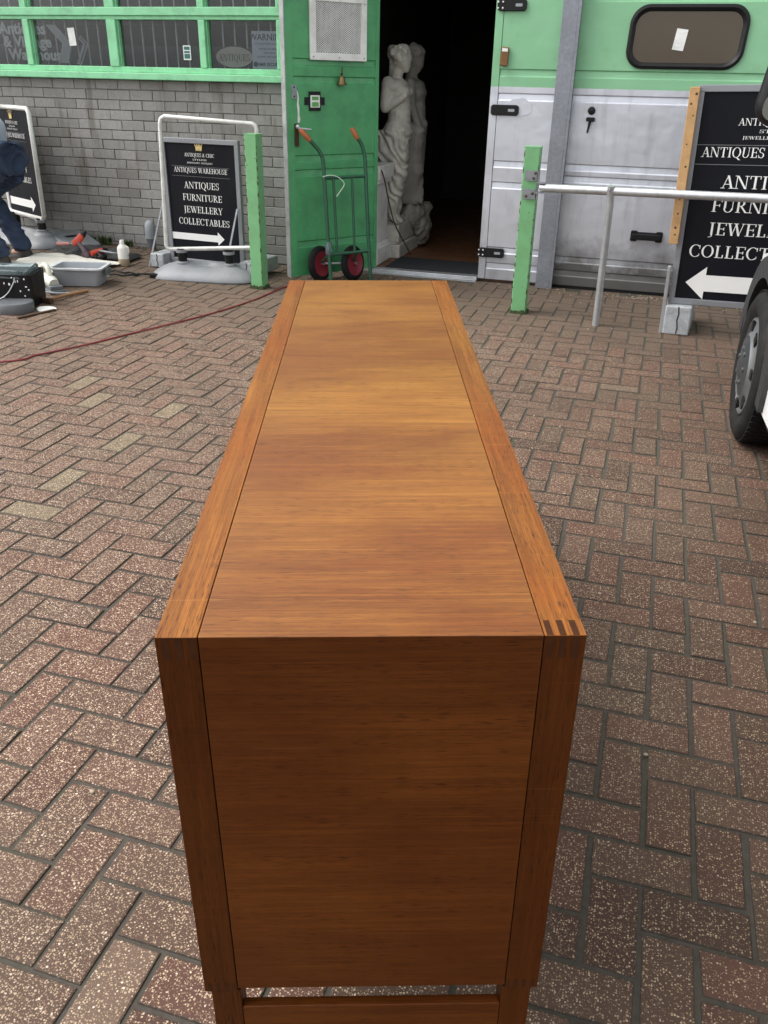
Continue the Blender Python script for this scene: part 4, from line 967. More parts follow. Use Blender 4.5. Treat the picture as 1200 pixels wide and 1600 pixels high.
# ------------------------------------------------------------------ van at the right edge (only its front wheel, wing and mirror reach the picture)
VX, VYaw = .52, R(2.0)
vn = thing('parked_van', 'white van with black bumper and silver wheel trim cut off by the right edge', 'van', (.485, 3.85, 0), (0, 0, VYaw))
bd = MB()
prof = []
ycs, ar = 0.0, .385
side = [(-3.3, .28)]+[(-2.9, .28)]+[(-2.55+ar*math.cos(t_), .32+ar*math.sin(t_)) for t_ in [PI-PI*k/10 for k in range(11)] if .32+ar*math.sin(t_) >= .28]+[(-.405, .26)]
side += [(ar*math.cos(t_), .32+ar*math.sin(t_)) for t_ in [PI-PI*k/14 for k in range(12)]]
side += [(.31, .565), (.45, .60), (.62, .62), (.64, .68), (.52, .74), (.05, .80), (-.62, 1.02), (-1.35, 1.72), (-1.6, 1.80), (-3.3, 1.85)]
def loft(prof2, xs):           # extrude in x with inset shoulders
    b = MB(); n_ = len(prof2); o = 0
    for x, s in xs:
        for y, z in prof2: b.v.append((x, y, z))
    for k in range(len(xs)-1):
        for i in range(n_):
            j = (i+1) % n_; b.f.append((k*n_+i, k*n_+j, (k+1)*n_+j, (k+1)*n_+i))
    b.f.append(tuple(range(n_))); b.f.append(tuple(range((len(xs)-1)*n_, len(xs)*n_))); return b
def nose(prof2, xs):
    b = MB(); n_ = len(prof2)
    for x, k in xs:
        for y, z in prof2: b.v.append((x, y if y < .30 else .30+(y-.30)*k, z))
    for q in range(len(xs)-1):
        for i in range(n_):
            j = (i+1) % n_; b.f.append((q*n_+i, q*n_+j, (q+1)*n_+j, (q+1)*n_+i))
    b.f.append(tuple(range(n_))); b.f.append(tuple(range((len(xs)-1)*n_, len(xs)*n_))); return b
PLAN = [(.026, .12), (.055, .30), (.14, .58), (.28, .85), (.5, 1), (1.3, 1), (1.55, .8), (1.70, .4), (1.75, .12)]
nose(side, PLAN).build('body', m_vanw, vn, smooth=True)
# wheel arch lip and dark front bumper
b = MB(); n_ = 20
arc_o = [((ar+.075)*math.cos(t_), .32+(ar+.075)*math.sin(t_)) for t_ in [R(8)+(R(186)-R(8))*k/n_ for k in range(n_+1)]]
arc_i = [((ar-.012)*math.cos(t_), .32+(ar-.012)*math.sin(t_)) for t_ in [R(8)+(R(186)-R(8))*k/n_ for k in range(n_+1)]]
for k in range(n_):
    b.add([(x, p[0], p[1]) for x in (.005, .30) for p in (arc_o[k], arc_o[k+1], arc_i[k+1], arc_i[k])], [(0,1,2,3),(7,6,5,4),(0,4,5,1),(2,6,7,3),(1,5,6,2),(0,3,7,4)])
b.build('wheel_arch', m_trim, vn)
bp = [(.36, .20), (.62, .22), (.70, .34), (.70, .50), (.64, .60), (.42, .66), (.33, .60), (.375, .46), (.38, .32)]
nose(bp, [(x+(-.02 if x < .9 else .02), k) for x, k in PLAN]).build('bumper', m_trim, vn, smooth=True)
b = MB(); b.box(.05, 1.7, -3.25, -.41, .20, .2595); b.build('sill', m_trim, vn, bevel=.02)
b = MB(); b.box(.30, 1.5, -2.9, .6, .22, .9); b.build('underside', m_black, vn)
b = MB(); b.add([(.043, -.85, 1.10), (.043, -1.35, 1.62), (.043, -1.95, 1.66), (.043, -1.95, 1.10), (.040, -.85, 1.10), (.040, -1.35, 1.62), (.040, -1.95, 1.66), (.040, -1.95, 1.10)], [(0,1,2,3),(7,6,5,4),(0,4,5,1),(1,5,6,2),(2,6,7,3),(3,7,4,0)]); b.build('side_window', m_mirror, vn)
def van_wheel(c, steer=0):
    wl = bpy.data.objects.new('wheel', None); COL.objects.link(wl); wl.parent = vn; wl.location = c; wl.rotation_euler = (0, 0, steer)
    T = Matrix.Rotation(R(-90), 4, 'Y')            # lathe axis +z -> -x (outer face)
    b = MB()
    prof = [(.225, -.17), (.27, -.185), (.302, -.175), (.318, -.155), (.321, -.10), (.321, -.07), (.318, -.025), (.304, -.006), (.285, .004), (.262, .006), (.236, .0), (.206, -.020)]
    b.lathe(prof, 56, T, caps=False)
    b.build('tyre', m_rubber, wl, smooth=True)
    b = MB()
    for k in range(60):                               # tread blocks
        a = 2*PI*k/60
        for z0_, z1_ in ((-.165, -.125), (-.118, -.070), (-.062, -.018)):
            m_ = T @ Matrix.Rotation(a, 4, 'Z') @ Matrix.Translation((.3185, 0, 0))
            b.box(0, .0065, -.0125, .0125, z0_, z1_, m_)
    b.build('tread', m_rubber, wl)
    b = MB(); b.lathe([(.210, -.020), (.206, -.006), (.196, -.004), (.188, -.014), (.150, -.004), (.135, .010), (.128, .006)], 48, T, caps=False)
    hb = b.build('rim', m_hub, wl, smooth=True)
    b = MB(); b.lathe([(.130, .005), (.10, .014), (.05, .022), (.03, .030), (0, .030)], 36, T, caps=False); b.build('hub_cap', m_hubdk, wl, smooth=True)
    for k in range(7):
        a = 2*PI*k/7+.3; b = MB()
        b.add([(p[0], p[1], z) for z in (-.016, .001) for p in [(.150*math.cos(a-.14), .150*math.sin(a-.14)), (.195*math.cos(a-.10), .195*math.sin(a-.10)), (.195*math.cos(a+.10), .195*math.sin(a+.10)), (.150*math.cos(a+.14), .150*math.sin(a+.14))]], [(0,1,2,3),(7,6,5,4),(0,4,5,1),(1,5,6,2),(2,6,7,3),(3,7,4,0)], T)
        b.build('vent_hole', m_black, wl); b = MB()
        b.lathe([(.009, .014), (.009, .024), (0, .024)], 8, T @ Matrix.Translation((.075*math.cos(a), .075*math.sin(a), 0)), caps=False)
        b.build('wheel_nut', m_hub, wl)
van_wheel((.0, 0, .321), R(0)); van_wheel((.0, -2.55, .321))
mr = MB(); mr.prism(rrect(-.13, .10, -.16, .17, .07), 'y', -.05, .07)
mo = mr.build('wing_mirror', m_black, vn, smooth=True, bevel=.03, seg=3); mo.location = (-.085, -.50, 1.43); mo.rotation_euler = (0, R(8), R(-12))
b = MB(); b.prism(rrect(-.105, .08, -.04, .145, .045), 'y', -.0525, -.0505); b.build('mirror_glass', m_mirror, mo)
b = MB(); b.prism(rrect(-.10, .08, -.14, -.055, .035), 'y', -.0525, -.0505); b.build('lower_glass', m_mirror, mo)
b = MB(); b.tube([(.06, -.46, 1.28), (-.02, -.48, 1.30)], .03, 10); b.build('mirror_arm', m_black, vn, smooth=True)

# ------------------------------------------------------------------ the sideboard
W2, LEN = .236, 1.82
sbd = thing('teak_sideboard', 'long teak sideboard seen end on, with finger jointed corners', 'sideboard', (-.2125, .7245, -.001), (0, R(-.75), R(18.04)))
T = .86
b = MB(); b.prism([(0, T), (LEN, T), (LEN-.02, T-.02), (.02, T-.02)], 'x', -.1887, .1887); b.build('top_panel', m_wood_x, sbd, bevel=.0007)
for s in (-1, 1):
    b = MB(); xa, xb = sorted((s*.1899, s*W2)); b.prism([(0, T), (LEN, T), (LEN-.03, T-.03), (.03, T-.03)], 'x', xa, xb); b.build('top_rail', m_wood_y, sbd, bevel=.0008)
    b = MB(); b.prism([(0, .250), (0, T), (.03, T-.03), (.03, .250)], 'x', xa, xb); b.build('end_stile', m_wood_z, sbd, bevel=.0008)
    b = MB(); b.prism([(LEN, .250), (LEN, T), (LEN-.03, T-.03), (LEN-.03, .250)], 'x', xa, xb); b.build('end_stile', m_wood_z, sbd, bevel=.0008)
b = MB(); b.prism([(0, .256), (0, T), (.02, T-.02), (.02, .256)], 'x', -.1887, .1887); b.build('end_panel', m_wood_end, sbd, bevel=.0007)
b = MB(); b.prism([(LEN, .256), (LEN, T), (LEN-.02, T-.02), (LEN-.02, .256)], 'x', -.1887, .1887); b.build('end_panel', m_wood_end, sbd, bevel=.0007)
b = MB(); b.box(-.19, .19, .006, LEN-.006, T-.0255, T-.004-.018); b.box(-.19, .19, .021, .028, .26, T-.022)
b.box(-.215, .215, .03, LEN-.03, .257, .275); b.build('carcass', m_seam, sbd)
b = MB(); b.box(.205, .2295, .031, LEN-.031, .257, T-.031); b.build('back_panel', m_wood_end, sbd)
for k in range(4):
    y0 = .034+k*(LEN-.068)/4; y1 = y0+(LEN-.068)/4-.004
    b = MB(); b.box(-.2325, -.212, y0, y1, .262, T-.034); d_ = b.build('door', m_wood_y, sbd, bevel=.001)
    b = MB(); b.box(-.2345, -.2327, y1-.05, y1-.02, .50, .62); b.build('handle', m_endgrain, d_)
for z in (.755, .335):
    b = MB(); b.box(-.2365, -.2332, .0035, .014, z-.018, z+.018); b.box(-.2355, -.2332, .005, .013, z-.034, z-.020); b.build('hinge', m_black, sbd)
# finger joints: dark end grain let into the rails, proud by a hair
for s in (-1, 1):
    for q in range(3):
        xc = s*(.196+q*.0145)
        if s > 0:
            b = MB(); b.box(xc-.0035, xc+.0035, .0008, .029, T-.002, T+.0003); b.build('finger_joint', m_endgrain, sbd)
        b = MB(); b.box(xc-.0035 if s > 0 else xc-.004, xc+.0035 if s > 0 else xc+.004, -.0003, .002, T-.030, T-.0010); b.build('finger_joint', m_endgrain, sbd)
    for q in range(4):
        xc = s*(.193+q*.0115); b = MB(); b.box(xc-.003, xc+.003, -.0003, .002, .2505, .268); b.build('finger_joint', m_endgrain, sbd)
for yy_ in (0, LEN):
    ya, yb = (.001, .036) if yy_ == 0 else (LEN-.036, LEN-.001)
    for s in (-1, 1):
        xa, xb = sorted((s*.186, s*.2275)); b = MB(); b.box(xa, xb, ya, yb, 0, .2488); b.build('leg', m_wood_z, sbd, bevel=.0015)
    b = MB(); b.box(-.1855, .1855, ya+.0005, ya+.0155, .150, .2115); b.build('leg_rail', m_wood_end, sbd, bevel=.0015)
b = MB(); b.box(-.1, -.07, .40, LEN-.40, .20, .2565); b.box(.07, .1, .40, LEN-.40, .20, .2565); b.build('under_rail', m_wood_y, sbd)

# ------------------------------------------------------------------ red cord across the paving
cp = [(-6.2, 1.9), (-5.0, 2.55), (-4.0, 3.10), (-3.23, 3.61), (-3.13, 3.79), (-3.01, 4.03), (-2.90, 4.32), (-2.78, 4.64), (-2.66, 4.99), (-2.57, 5.42), (-2.545, 5.80), (-2.50, 5.97)]
b = MB(); b.tube(smooth_path([(x, y, gz(x, y)+.006) for x, y in cp], 8), .0052, 8)
tag(b.build('extension_cord', m_red, None, smooth=True), 'dark red cord lying across the paving to the open door', 'cord')

# ------------------------------------------------------------------ crouching person at the left edge
ps = thing('person', 'person in blue jeans and pale shirt crouching and bending over tools', 'person', (-4.80, 5.75, .04))
PX, PY = -4.80, 5.75
def skin_mesh(name, chains, mat, parent, sub=2, disp=None):
    """chains: dict of joints {name:(pos, radius)} with edges; grown with a Skin modifier into one surface"""
    verts, edges = chains
    names = list(verts); idx = {k: i for i, k in enumerate(names)}
    me = bpy.data.meshes.new(name); me.from_pydata([verts[k][0] for k in names], [(idx[a], idx[c]) for a, c in edges], []); me.update()
    o = bpy.data.objects.new(name, me); COL.objects.link(o)
    o.modifiers.new('skin', 'SKIN')
    for i, k in enumerate(names):
        r_ = verts[k][1]; me.skin_vertices[0].data[i].radius = (r_, r_) if not isinstance(r_, tuple) else r_
    me.skin_vertices[0].data[0].use_root = True
    s = o.modifiers.new('sub', 'SUBSURF'); s.levels = sub; s.render_levels = sub
    bpy.context.view_layer.update()
    m2 = bpy.data.meshes.new_from_object(o.evaluated_get(bpy.context.evaluated_depsgraph_get()))
    o.modifiers.clear(); o.data = m2
    if disp:
        for v in m2.vertices: v.co += v.normal*disp(v.co)
    m2.polygons.foreach_set('use_smooth', [True]*len(m2.polygons)); m2.materials.clear(); m2.materials.append(mat); o.parent = parent
    return o
J = {'pelvis': ((.03, 0, .80), .09), 'waist': ((-.07, 0, .88), .115), 'chest': ((-.28, 0, .95), .135), 'upchest': ((-.44, 0, .985), .115), 'neck': ((-.55, 0, .99), .055), 'head0': ((-.63, 0, .985), .075), 'head1': ((-.72, 0, .96), .085), 'chin': ((-.735, 0, .90), .045),
     'hipL': ((.03, -.10, .74), .06), 'kneeL': ((-.28, -.17, .46), .045), 'ankL': ((.03, -.14, .075), .038), 'toeL': ((-.13, -.16, .03), .035),
     'hipR': ((.03, .10, .74), .06), 'kneeR': ((-.28, .17, .46), .045), 'ankR': ((.00, .15, .075), .038), 'toeR': ((-.16, .17, .03), .035),
     'shL': ((-.43, -.17, .95), .055), 'elL': ((-.47, -.21, .67), .042), 'wrL': ((-.55, -.14, .43), .028), 'paL': ((-.575, -.12, .37), .034),
     'shR': ((-.43, .17, .95), .055), 'elR': ((-.50, .20, .67), .042), 'wrR': ((-.58, .12, .44), .028), 'paR': ((-.60, .10, .38), .034)}
Eg = [('pelvis','waist'),('waist','chest'),('chest','upchest'),('upchest','neck'),('neck','head0'),('head0','head1'),('head1','chin')]
for s in 'LR': Eg += [('pelvis','hip'+s),('hip'+s,'knee'+s),('knee'+s,'ank'+s),('ank'+s,'toe'+s),('upchest','sh'+s),('sh'+s,'el'+s),('el'+s,'wr'+s),('wr'+s,'pa'+s)]
for s, sg in (('L', -1), ('R', 1)):
    base = J['pa'+s][0]
    for k in range(5):
        f0 = (base[0]-.012+.006*k, base[1]+sg*(.026-.013*k), base[2]-.03); ln = (.05, .07, .075, .07, .055)[k]
        if k == 0: f0 = (base[0]+.01, base[1]+sg*.032, base[2]-.005)
        J['f%s%da' % (s, k)] = (f0, .0085); J['f%s%db' % (s, k)] = ((f0[0]-.014, f0[1], f0[2]-ln*.55), .008); J['f%s%dc' % (s, k)] = ((f0[0]-.002, f0[1], f0[2]-ln), .0068)
        Eg += [('pa'+s, 'f%s%da' % (s, k)), ('f%s%da' % (s, k), 'f%s%db' % (s, k)), ('f%s%db' % (s, k), 'f%s%dc' % (s, k))]
skin_mesh('body', (J, Eg), m_skin, ps)
JJ = {'p': ((.055, 0, .80), .150), 'w': ((.03, 0, .86), .125), 'b': ((.10, 0, .80), .137),
      'l1': ((.07, -.11, .73), .118), 'l2': ((-.12, -.15, .60), .102), 'l3': ((-.28, -.17, .465), .086), 'l4': ((-.16, -.16, .30), .080), 'l5': ((-.03, -.145, .14), .078), 'l6': ((.015, -.145, .045), .085),
      'r1': ((.07, .11, .73), .118), 'r2': ((-.12, .15, .60), .102), 'r3': ((-.28, .17, .465), .086), 'r4': ((-.17, .16, .30), .080), 'r5': ((-.05, .155, .14), .076), 'r6': ((-.015, .155, .055), .082)}
JE = [('p','w'),('p','b'),('p','l1'),('l1','l2'),('l2','l3'),('l3','l4'),('l4','l5'),('l5','l6'),('p','r1'),('r1','r2'),('r2','r3'),('r3','r4'),('r4','r5'),('r5','r6')]
jn = skin_mesh('jeans', (JJ, JE), m_denim, ps, 3, lambda c: .012*mnoise.noise(c*11)+.009*math.sin(c.z*75+c.x*20+8*mnoise.noise(c*7)))
SJ = {'z': ((.045, 0, .895), .150), 'a': ((-.05, 0, .925), .165), 'b': ((-.20, 0, .965), .168), 'c': ((-.42, 0, .985), .145), 'd': ((-.52, 0, .99), .08), 'l': ((-.43, -.17, .955), .085), 'l2': ((-.455, -.205, .77), .072), 'r': ((-.43, .17, .955), .085), 'r2': ((-.47, .20, .77), .072)}
skin_mesh('shirt', (SJ, [('z','a'),('a','b'),('b','c'),('c','d'),('c','l'),('l','l2'),('c','r'),('r','r2')]), m_shirt, ps, 3, lambda c: .010*mnoise.noise(c*10))
b = MB(); b.ball((-.70, 0, 1.005), (.105, .092, .075), 16, 10); b.ball((-.665, 0, .985), (.085, .092, .085), 16, 10); b.build('hair', m_hair, ps, smooth=True)
b = MB()
for s in (-1, 1): b.ball((-.775, s*.032, .945), .012, 8, 6)
b.build('eyes', m_white, ps, smooth=True)
for s, x in ((-1, -.05), (1, -.08)):
    b = MB(); b.ball((x, s*.15, .0), (.125, .048, .045), 16, 8); b.ball((x+.06, s*.15, .03), (.062, .046, .06), 14, 8); b.build('boot', m_boot, ps, smooth=True)

# ------------------------------------------------------------------ tools and clutter at the left
def at(x, y, dz=0): return (x, y, gz(x, y)+dz)
t = thing('black_bucket', 'square black plastic tub splashed with paint, lined with a clear bag', 'bucket', at(-4.035, 4.745), (0, 0, R(18)))
b = MB()
def tubshape(w0, d0, w1, d1, h, th, r=.03):
    b = MB(); lo = rrect(-w0/2, w0/2, -d0/2, d0/2, r, 4); hi = rrect(-w1/2, w1/2, -d1/2, d1/2, r, 4); n_ = len(lo)
    hi2 = [(x*(1-2*th/w1), y*(1-2*th/d1)) for x, y in hi]; lo2 = [(x*(1-2*th/w0), y*(1-2*th/d0)) for x, y in lo]
    b.v = [(x, y, 0) for x, y in lo]+[(x, y, h) for x, y in hi]+[(x, y, h) for x, y in hi2]+[(x, y, th*1.5) for x, y in lo2]
    b.f = [tuple(range(n_))[::-1], tuple(range(3*n_, 4*n_))]+[(r_*n_+k, r_*n_+(k+1) % n_, (r_+1)*n_+(k+1) % n_, (r_+1)*n_+k) for r_ in range(3) for k in range(n_)]
    return b
tubshape(.36, .26, .38, .28, .215, .008).build('tub', m_black, t, smooth=True)
b = MB(); random.seed(5)
for k in range(26):
    x = random.uniform(-.16, .17); z = random.uniform(.03, .2); b.ball((x, -.131-.010*z/.225, z), (.004+.004*random.random(), .002, .004+.006*random.random()), 6, 4)
b.build('paint_splashes', m_white, t)
b = MB(); b.tube(smooth_path([(-.13, -.145, .19), (-.10, -.15, .09), (-.04, -.15, .06), (.03, -.15, .10), (.08, -.147, .17), (.09, -.145, .20)]), .0035, 6); b.build('handle', m_galv2, t, smooth=True)
b = MB(); nn = 36
vs = []; random.seed(9)
ring = rrect(-.17, .15, -.125, .125, .05, 8); nn = len(ring)
for j, (k, z) in enumerate(((.62, .15), (.9, .21), (1.02, .243), (1.10, .235), (1.12, .19))):
    for i, (x, y) in enumerate(ring):
        wv = .022*mnoise.noise(Vector((x*14, y*14, j*1.3))); vs.append((x*(k+wv), y*(k+wv), z+wv*.8))
b.add(vs, [(j*nn+i, j*nn+(i+1) % nn, (j+1)*nn+(i+1) % nn, (j+1)*nn+i) for j in range(4) for i in range(nn)]); b.build('bag_liner', m_film, t, smooth=True)
t = thing('round_tub', 'round slate grey plastic tub lid lying before the black bucket', 'tub', at(-3.875, 4.565), (0, 0, R(10)))
b = MB(); b.lathe([(0, 0), (.108, 0), (.112, .006), (.114, .060), (.110, .066), (.100, .064), (0, .062)], 40, caps=False); b.build('body', m_slate, t, smooth=True)
t = thing('paint_tin_lid', 'small white disc lid beside the round slate tub', 'lid', at(-3.715, 4.66), (0, R(4), 0))
b = MB(); b.lathe([(0, 0), (.058, 0), (.062, .006), (.060, .012), (.054, .012), (.050, .008), (0, .008)], 32, caps=False); b.build('disc', m_white, t, smooth=True)
t = thing('stir_stick', 'dark stained stick on the paving before the white lid', 'stick', at(-3.70, 4.54), (0, 0, R(72)))
b = MB(); b.box(-.14, .14, -.011, .011, 0, .012); b.build('stick', m_rust, t, bevel=.003)
t = thing('hammer', 'small hammer with worn wooden handle lying by the cream power tool', 'hammer', at(-3.80, 5.0), (0, 0, R(78)))
b = MB(); b.tube([(-.17, 0, .016), (0, 0, .018), (.19, 0, .014)], [.010, .012, .009], 8); b.build('handle', m_stick, t, smooth=True)
b = MB(); b.box(-.195, -.165, -.055, .055, .004, .034); b.tube([(-.18, .045, .018), (-.18, .075, .018)], .017, 10); b.build('head', m_rust, t, bevel=.004)
# dust sheet
t = MB(); nx, ny = 26, 20
for j in range(ny):
    for i in range(nx):
        u, v = i/(nx-1), j/(ny-1)
        x = -4.85+.78*u+.12*v; y = 5.52+.50*v-.05*u
        wob = .03*mnoise.noise(Vector((u*4, v*4, .3)))
        x += wob*(1 if u in (0, 1) else .3)*2; y += wob*(1 if v in (0, 1) else .3)*2
        t.v.append((x, y, gz(x, y)+.012+.028*abs(mnoise.noise(Vector((u*5, v*3.5, 1.7))))))
t.f = [(j*nx+i, j*nx+i+1, (j+1)*nx+i+1, (j+1)*nx+i) for j in range(ny-1) for i in range(nx-1)]
o = t.build('dust_sheet', m_cloth, None, smooth=True); sd = o.modifiers.new('solid', 'SOLIDIFY'); sd.thickness = .004
tag(o, 'crumpled off white dust sheet spread behind the grey tub', 'dust sheet')
# cream power tool with cable
t = thing('power_sander', 'cream power tool with coiled cable between black bucket and grey tub', 'power tool', at(-4.06, 5.17), (0, 0, R(-35)))
b = MB(); b.tube([(-.14, 0, .06), (-.06, 0, .065), (.05, 0, .06), (.10, 0, .05)], [.036, .042, .044, .036], 14); b.build('body', m_cream, t, smooth=True)
b = MB(); b.tube(smooth_path([(-.12, 0, .085), (-.08, 0, .15), (.0, 0, .155), (.05, 0, .085)]), .019, 10); b.build('handle', m_cream, t, smooth=True)
b = MB(); b.box(.03, .17, -.055, .055, .0, .018); b.box(.05, .15, -.045, .045, .018, .045); b.build('sole_plate', m_slate, t, bevel=.004)
b = MB(); b.box(-.01, .03, -.046, .046, .04, .075); b.build('vents', m_slate, t, bevel=.003)
b = MB(); b.tube(smooth_path([(-.14, 0, .055), (-.19, -.05, .03), (-.12, -.13, .012), (.02, -.13, .012), (.12, -.10, .02), (.20, -.04, .012), (.24, .05, .010)]), .006, 8); b.build('cable', m_grey, t, smooth=True)
# grey tub
t = thing('grey_tub', 'rectangular pale grey plastic tub with splashed rim on the paving', 'tub', at(-3.945, 5.39), (0, 0, R(15)))
tubshape(.30, .20, .355, .24, .125, .006).build('tub', m_grey, t, smooth=True)
b = MB(); o1 = rrect(-.195, .195, -.14, .14, .035, 4); i1 = rrect(-.172, .172, -.117, .117, .03, 4); n_ = len(o1)
b.v = [(x, y, .119) for x, y in o1]+[(x, y, .130) for x, y in o1]+[(x, y, .130) for x, y in i1]+[(x, y, .119) for x, y in i1]
b.f = [(r_*n_+k, r_*n_+(k+1) % n_, ((r_+1) % 4)*n_+(k+1) % n_, ((r_+1) % 4)*n_+k) for r_ in range(4) for k in range(n_)]
b.build('rim', simple('splashed tub rim', (.46, .48, .50), .5, var=.1, dirt=(.70, .70, .68), dirt_amt=.8, dirt_scale=14), t)
b = MB(); b.box(-.160, .160, -.106, .106, .082, .088); b.build('contents', simple('thin grey slurry', (.36, .37, .39), .3, var=.2, scale=12), t)
b = MB(); b.box(.196, .210, -.05, .05, .07, .112); b.build('handle', m_slate, t, bevel=.004)
b = MB(); b.lathe([(.02, 0), (.02, .022), (.014, .026)], 16); t = thing('bottle_cap', 'tiny pale turquoise cap on the ground right of the grey tub', 'cap', at(-3.885, 5.61))
b.build('cap', simple('pale turquoise plastic', (.45, .62, .58), .4), t, smooth=True)
# milky bottle
t = thing('plastic_bottle', 'milky plastic bottle holding tan liquid, standing near the wall', 'bottle', at(-3.955, 5.97))
b = MB(); b.lathe([(.044, .055), (.045, .13), (.040, .145), (.020, .165), (.016, .17)], 24, Matrix.Scale(.8, 4, (0, 1, 0))); b.build('body', m_milky, t, smooth=True)
b = MB(); b.lathe([(.040, 0), (.044, .006), (.0445, .055)], 24, Matrix.Scale(.8, 4, (0, 1, 0))); b.build('liquid', m_liquid, t, smooth=True)
b = MB(); b.lathe([(.017, .168), (.018, .178), (.016, .195), (0, .197)], 16); b.build('cap', m_white, t, smooth=True)
b = MB(); b.tube(smooth_path([(.030, 0, .15), (.05, 0, .14), (.052, 0, .11), (.043, 0, .09)]), .007, 8); b.build('handle', m_milky, t, smooth=True)
# drill
t = thing('cordless_drill', 'orange red and black cordless drill lying on a black tool bag', 'drill', at(-4.36, 6.06, .0), (0, R(-22), R(25)))
t.scale = (.82, .82, .82)
b = MB(); b.tube([(-.05, 0, .16), (.01, 0, .175), (.07, 0, .205)], [.030, .036, .030], 14); b.build('motor_body', m_orange, t, smooth=True)
b = MB(); b.tube([(.065, 0, .20), (.095, 0, .215), (.115, 0, .225)], [.03, .024, .014], 14); b.build('chuck', m_black, t, smooth=True)
b = MB(); b.tube([(.0, -.01, .16), (.015, -.03, .10), (.02, -.04, .055)], [.023, .021, .026], 12); b.build('grip', m_mauve, t, smooth=True)
b = MB(); b.tube([(.02, -.045, .055), (.022, -.05, .002)], [.044, .040], 14); b.build('battery', m_mauve, t, smooth=True)
t = thing('impact_driver', 'small orange and black driver lying right of the cordless drill', 'drill', at(-4.24, 6.07, .0), (0, 0, R(60)))
t.scale = (.8, .8, .8)
b = MB(); b.tube([(-.09, 0, .06), (.03, 0, .075)], [.026, .03], 12); b.build('motor_body', m_orange, t, smooth=True)
b = MB(); b.tube([(.03, 0, .075), (.085, 0, .08)], [.03, .016], 12); b.build('chuck', m_black, t, smooth=True)
b = MB(); b.tube([(-.03, 0, .06), (-.02, -.08, .035)], .022, 10); b.ball((-.02, -.095, .03), (.05, .035, .03), 12, 8); b.build('grip', m_black, t, smooth=True)
t = thing('roller_handle', 'pale pink handled scraper lying left of the orange drill', 'scraper', at(-4.56, 6.10, .03), (0, R(-8), R(10)))
b = MB(); b.tube([(-.08, 0, .06), (.03, 0, .05)], [.015, .013], 10); b.build('grip', simple('pink grip', (.55, .25, .22), .5), t, smooth=True)
b = MB(); b.tube([(.03, 0, .05), (.16, 0, .03)], .008, 8); b.build('shank', m_galv, t, smooth=True)
t = thing('tool_bag', 'flat black tool bag lying along the foot of the brick wall', 'bag', at(-4.38, 6.20), (0, 0, R(0)))
b = MB(); nx, ny = 34, 10
for j in range(ny):
    for i in range(nx):
        u, v = i/(nx-1)*2-1, j/(ny-1)*2-1
        e = max(0, 1-abs(u)**6)*max(0, 1-abs(v)**4)
        x = u*.42; y = v*.115-.05*u
        b.v.append((x, y, e**.5*(.040+.030*mnoise.noise(Vector((u*4, v*2, .5))))))
b.f = [(j*nx+i, j*nx+i+1, (j+1)*nx+i+1, (j+1)*nx+i) for j in range(ny-1) for i in range(nx-1)]
b.build('bag', m_bag, t, smooth=True)
b = MB(); b.tube(smooth_path([(.10, -.10, .05), (.18, -.16, .06), (.30, -.15, .05), (.34, -.09, .045)]), .009, 8); b.build('strap', m_galv, t, smooth=True)
# black lead with plug
b = MB(); c0 = (-3.83, 5.72)
pth = [(c0[0]+.14*math.cos(a)*1.0, c0[1]+.05*math.sin(a)+.02*math.cos(a*2), 0) for a in [R(-20+380*k/22) for k in range(23)]]+[(-3.66, 5.75, 0), (-3.60, 5.80, 0), (-3.58, 5.77, 0)]
pth = [(x, y, gz(x, y)+.009+.004*(k % 3)) for k, (x, y, z) in enumerate(pth)]
t = thing('mains_lead', 'short black mains lead with plug coiled on the paving', 'lead', (0, 0, 0))
b.tube(pth, .007, 8); b.build('cable', m_black, t, smooth=True)
b = MB(); b.box(-.035, .035, -.028, .028, 0, .032, Matrix.Translation((-3.56, 5.755, gz(-3.56, 5.755))) @ Matrix.Rotation(R(30), 4, 'Z')); b.build('plug', m_black, t, bevel=.006)
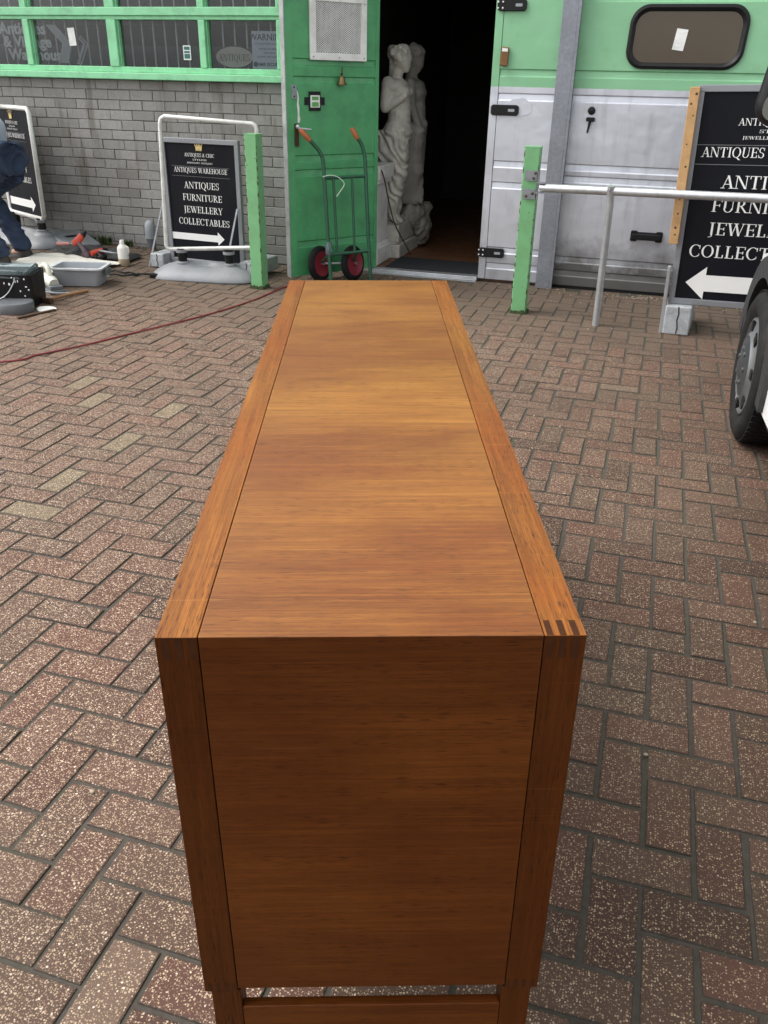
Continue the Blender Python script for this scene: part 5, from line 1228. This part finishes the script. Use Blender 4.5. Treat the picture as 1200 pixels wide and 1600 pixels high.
# capped pipe at the wall
t = thing('capped_pipe', 'brown pipe stub with rounded grey cap at the foot of the wall', 'pipe', at(-4.055, 6.56))
b = MB(); b.lathe([(.036, 0), (.036, .13)], 18); b.build('pipe', m_pipe, t, smooth=True)
b = MB(); b.lathe([(.044, .10), (.046, .16), (.044, .20), (.034, .232), (.016, .246), (0, .248)], 20, caps=False); b.build('cap', m_grey, t, smooth=True)
b = MB(); b.lathe([(.038, .03), (.0385, .095)], 18); b.build('band', m_slate, t, smooth=True)
# weeds at the foot of the wall
random.seed(21)
def weed(x, y, h, n_, label):
    t = thing('weed_plant', label, 'weed', at(x, y), (0,0,0), 'weeds along the wall foot')
    b = MB()
    for k in range(n_):
        a = random.random()*6.28; l = h*random.uniform(.5, 1); wd = .006+.006*random.random(); sp = random.uniform(.15, .7)
        d = Vector((math.cos(a), math.sin(a)*.6, 0)); s = Vector((-d.y, d.x, 0))*wd; c = Vector((random.uniform(-.05, .05), random.uniform(-.02, .02), 0))
        p1 = c+d*l*sp*.4+Vector((0,0,l*.6)); p2 = c+d*l*sp+Vector((0,0,l*random.uniform(.6, 1)))
        b.add([c-s*.4, c+s*.4, p1+s, p1-s, p2], [(0,1,2,3),(3,2,4)])
    b.build('leaves', m_weed, t); return t
weed(-4.50, 6.56, .11, 60, 'green weed tuft at the wall behind the orange drill')
weed(-4.30, 6.58, .08, 40, 'low weed tuft at the wall behind the milky bottle')
weed(-4.66, 6.57, .09, 40, 'weed tuft at the wall beside the left sign base')
# grit scattered in the joints and by the wall
b = MB(); random.seed(33)
for k in range(420):
    if k < 190: x = random.uniform(-5.2, 2.2); y = 6.62-abs(random.gauss(0, .14))
    elif k < 260: x = random.gauss(.02, .12); y = 6.52+random.gauss(0, .035)
    else: x = random.uniform(-3.5, 1.6); y = random.uniform(1.0, 6.4)
    r_ = random.uniform(.0025, .007)
    b.ball((x, y, gz(x, y)+r_*.4), (r_, r_*random.uniform(.6, 1), r_*.6), 6, 4)
tag(b.build('grit', simple('pale grit', (.34, .29, .22), .9, var=.4, scale=30)), None, None, None, 'stuff')
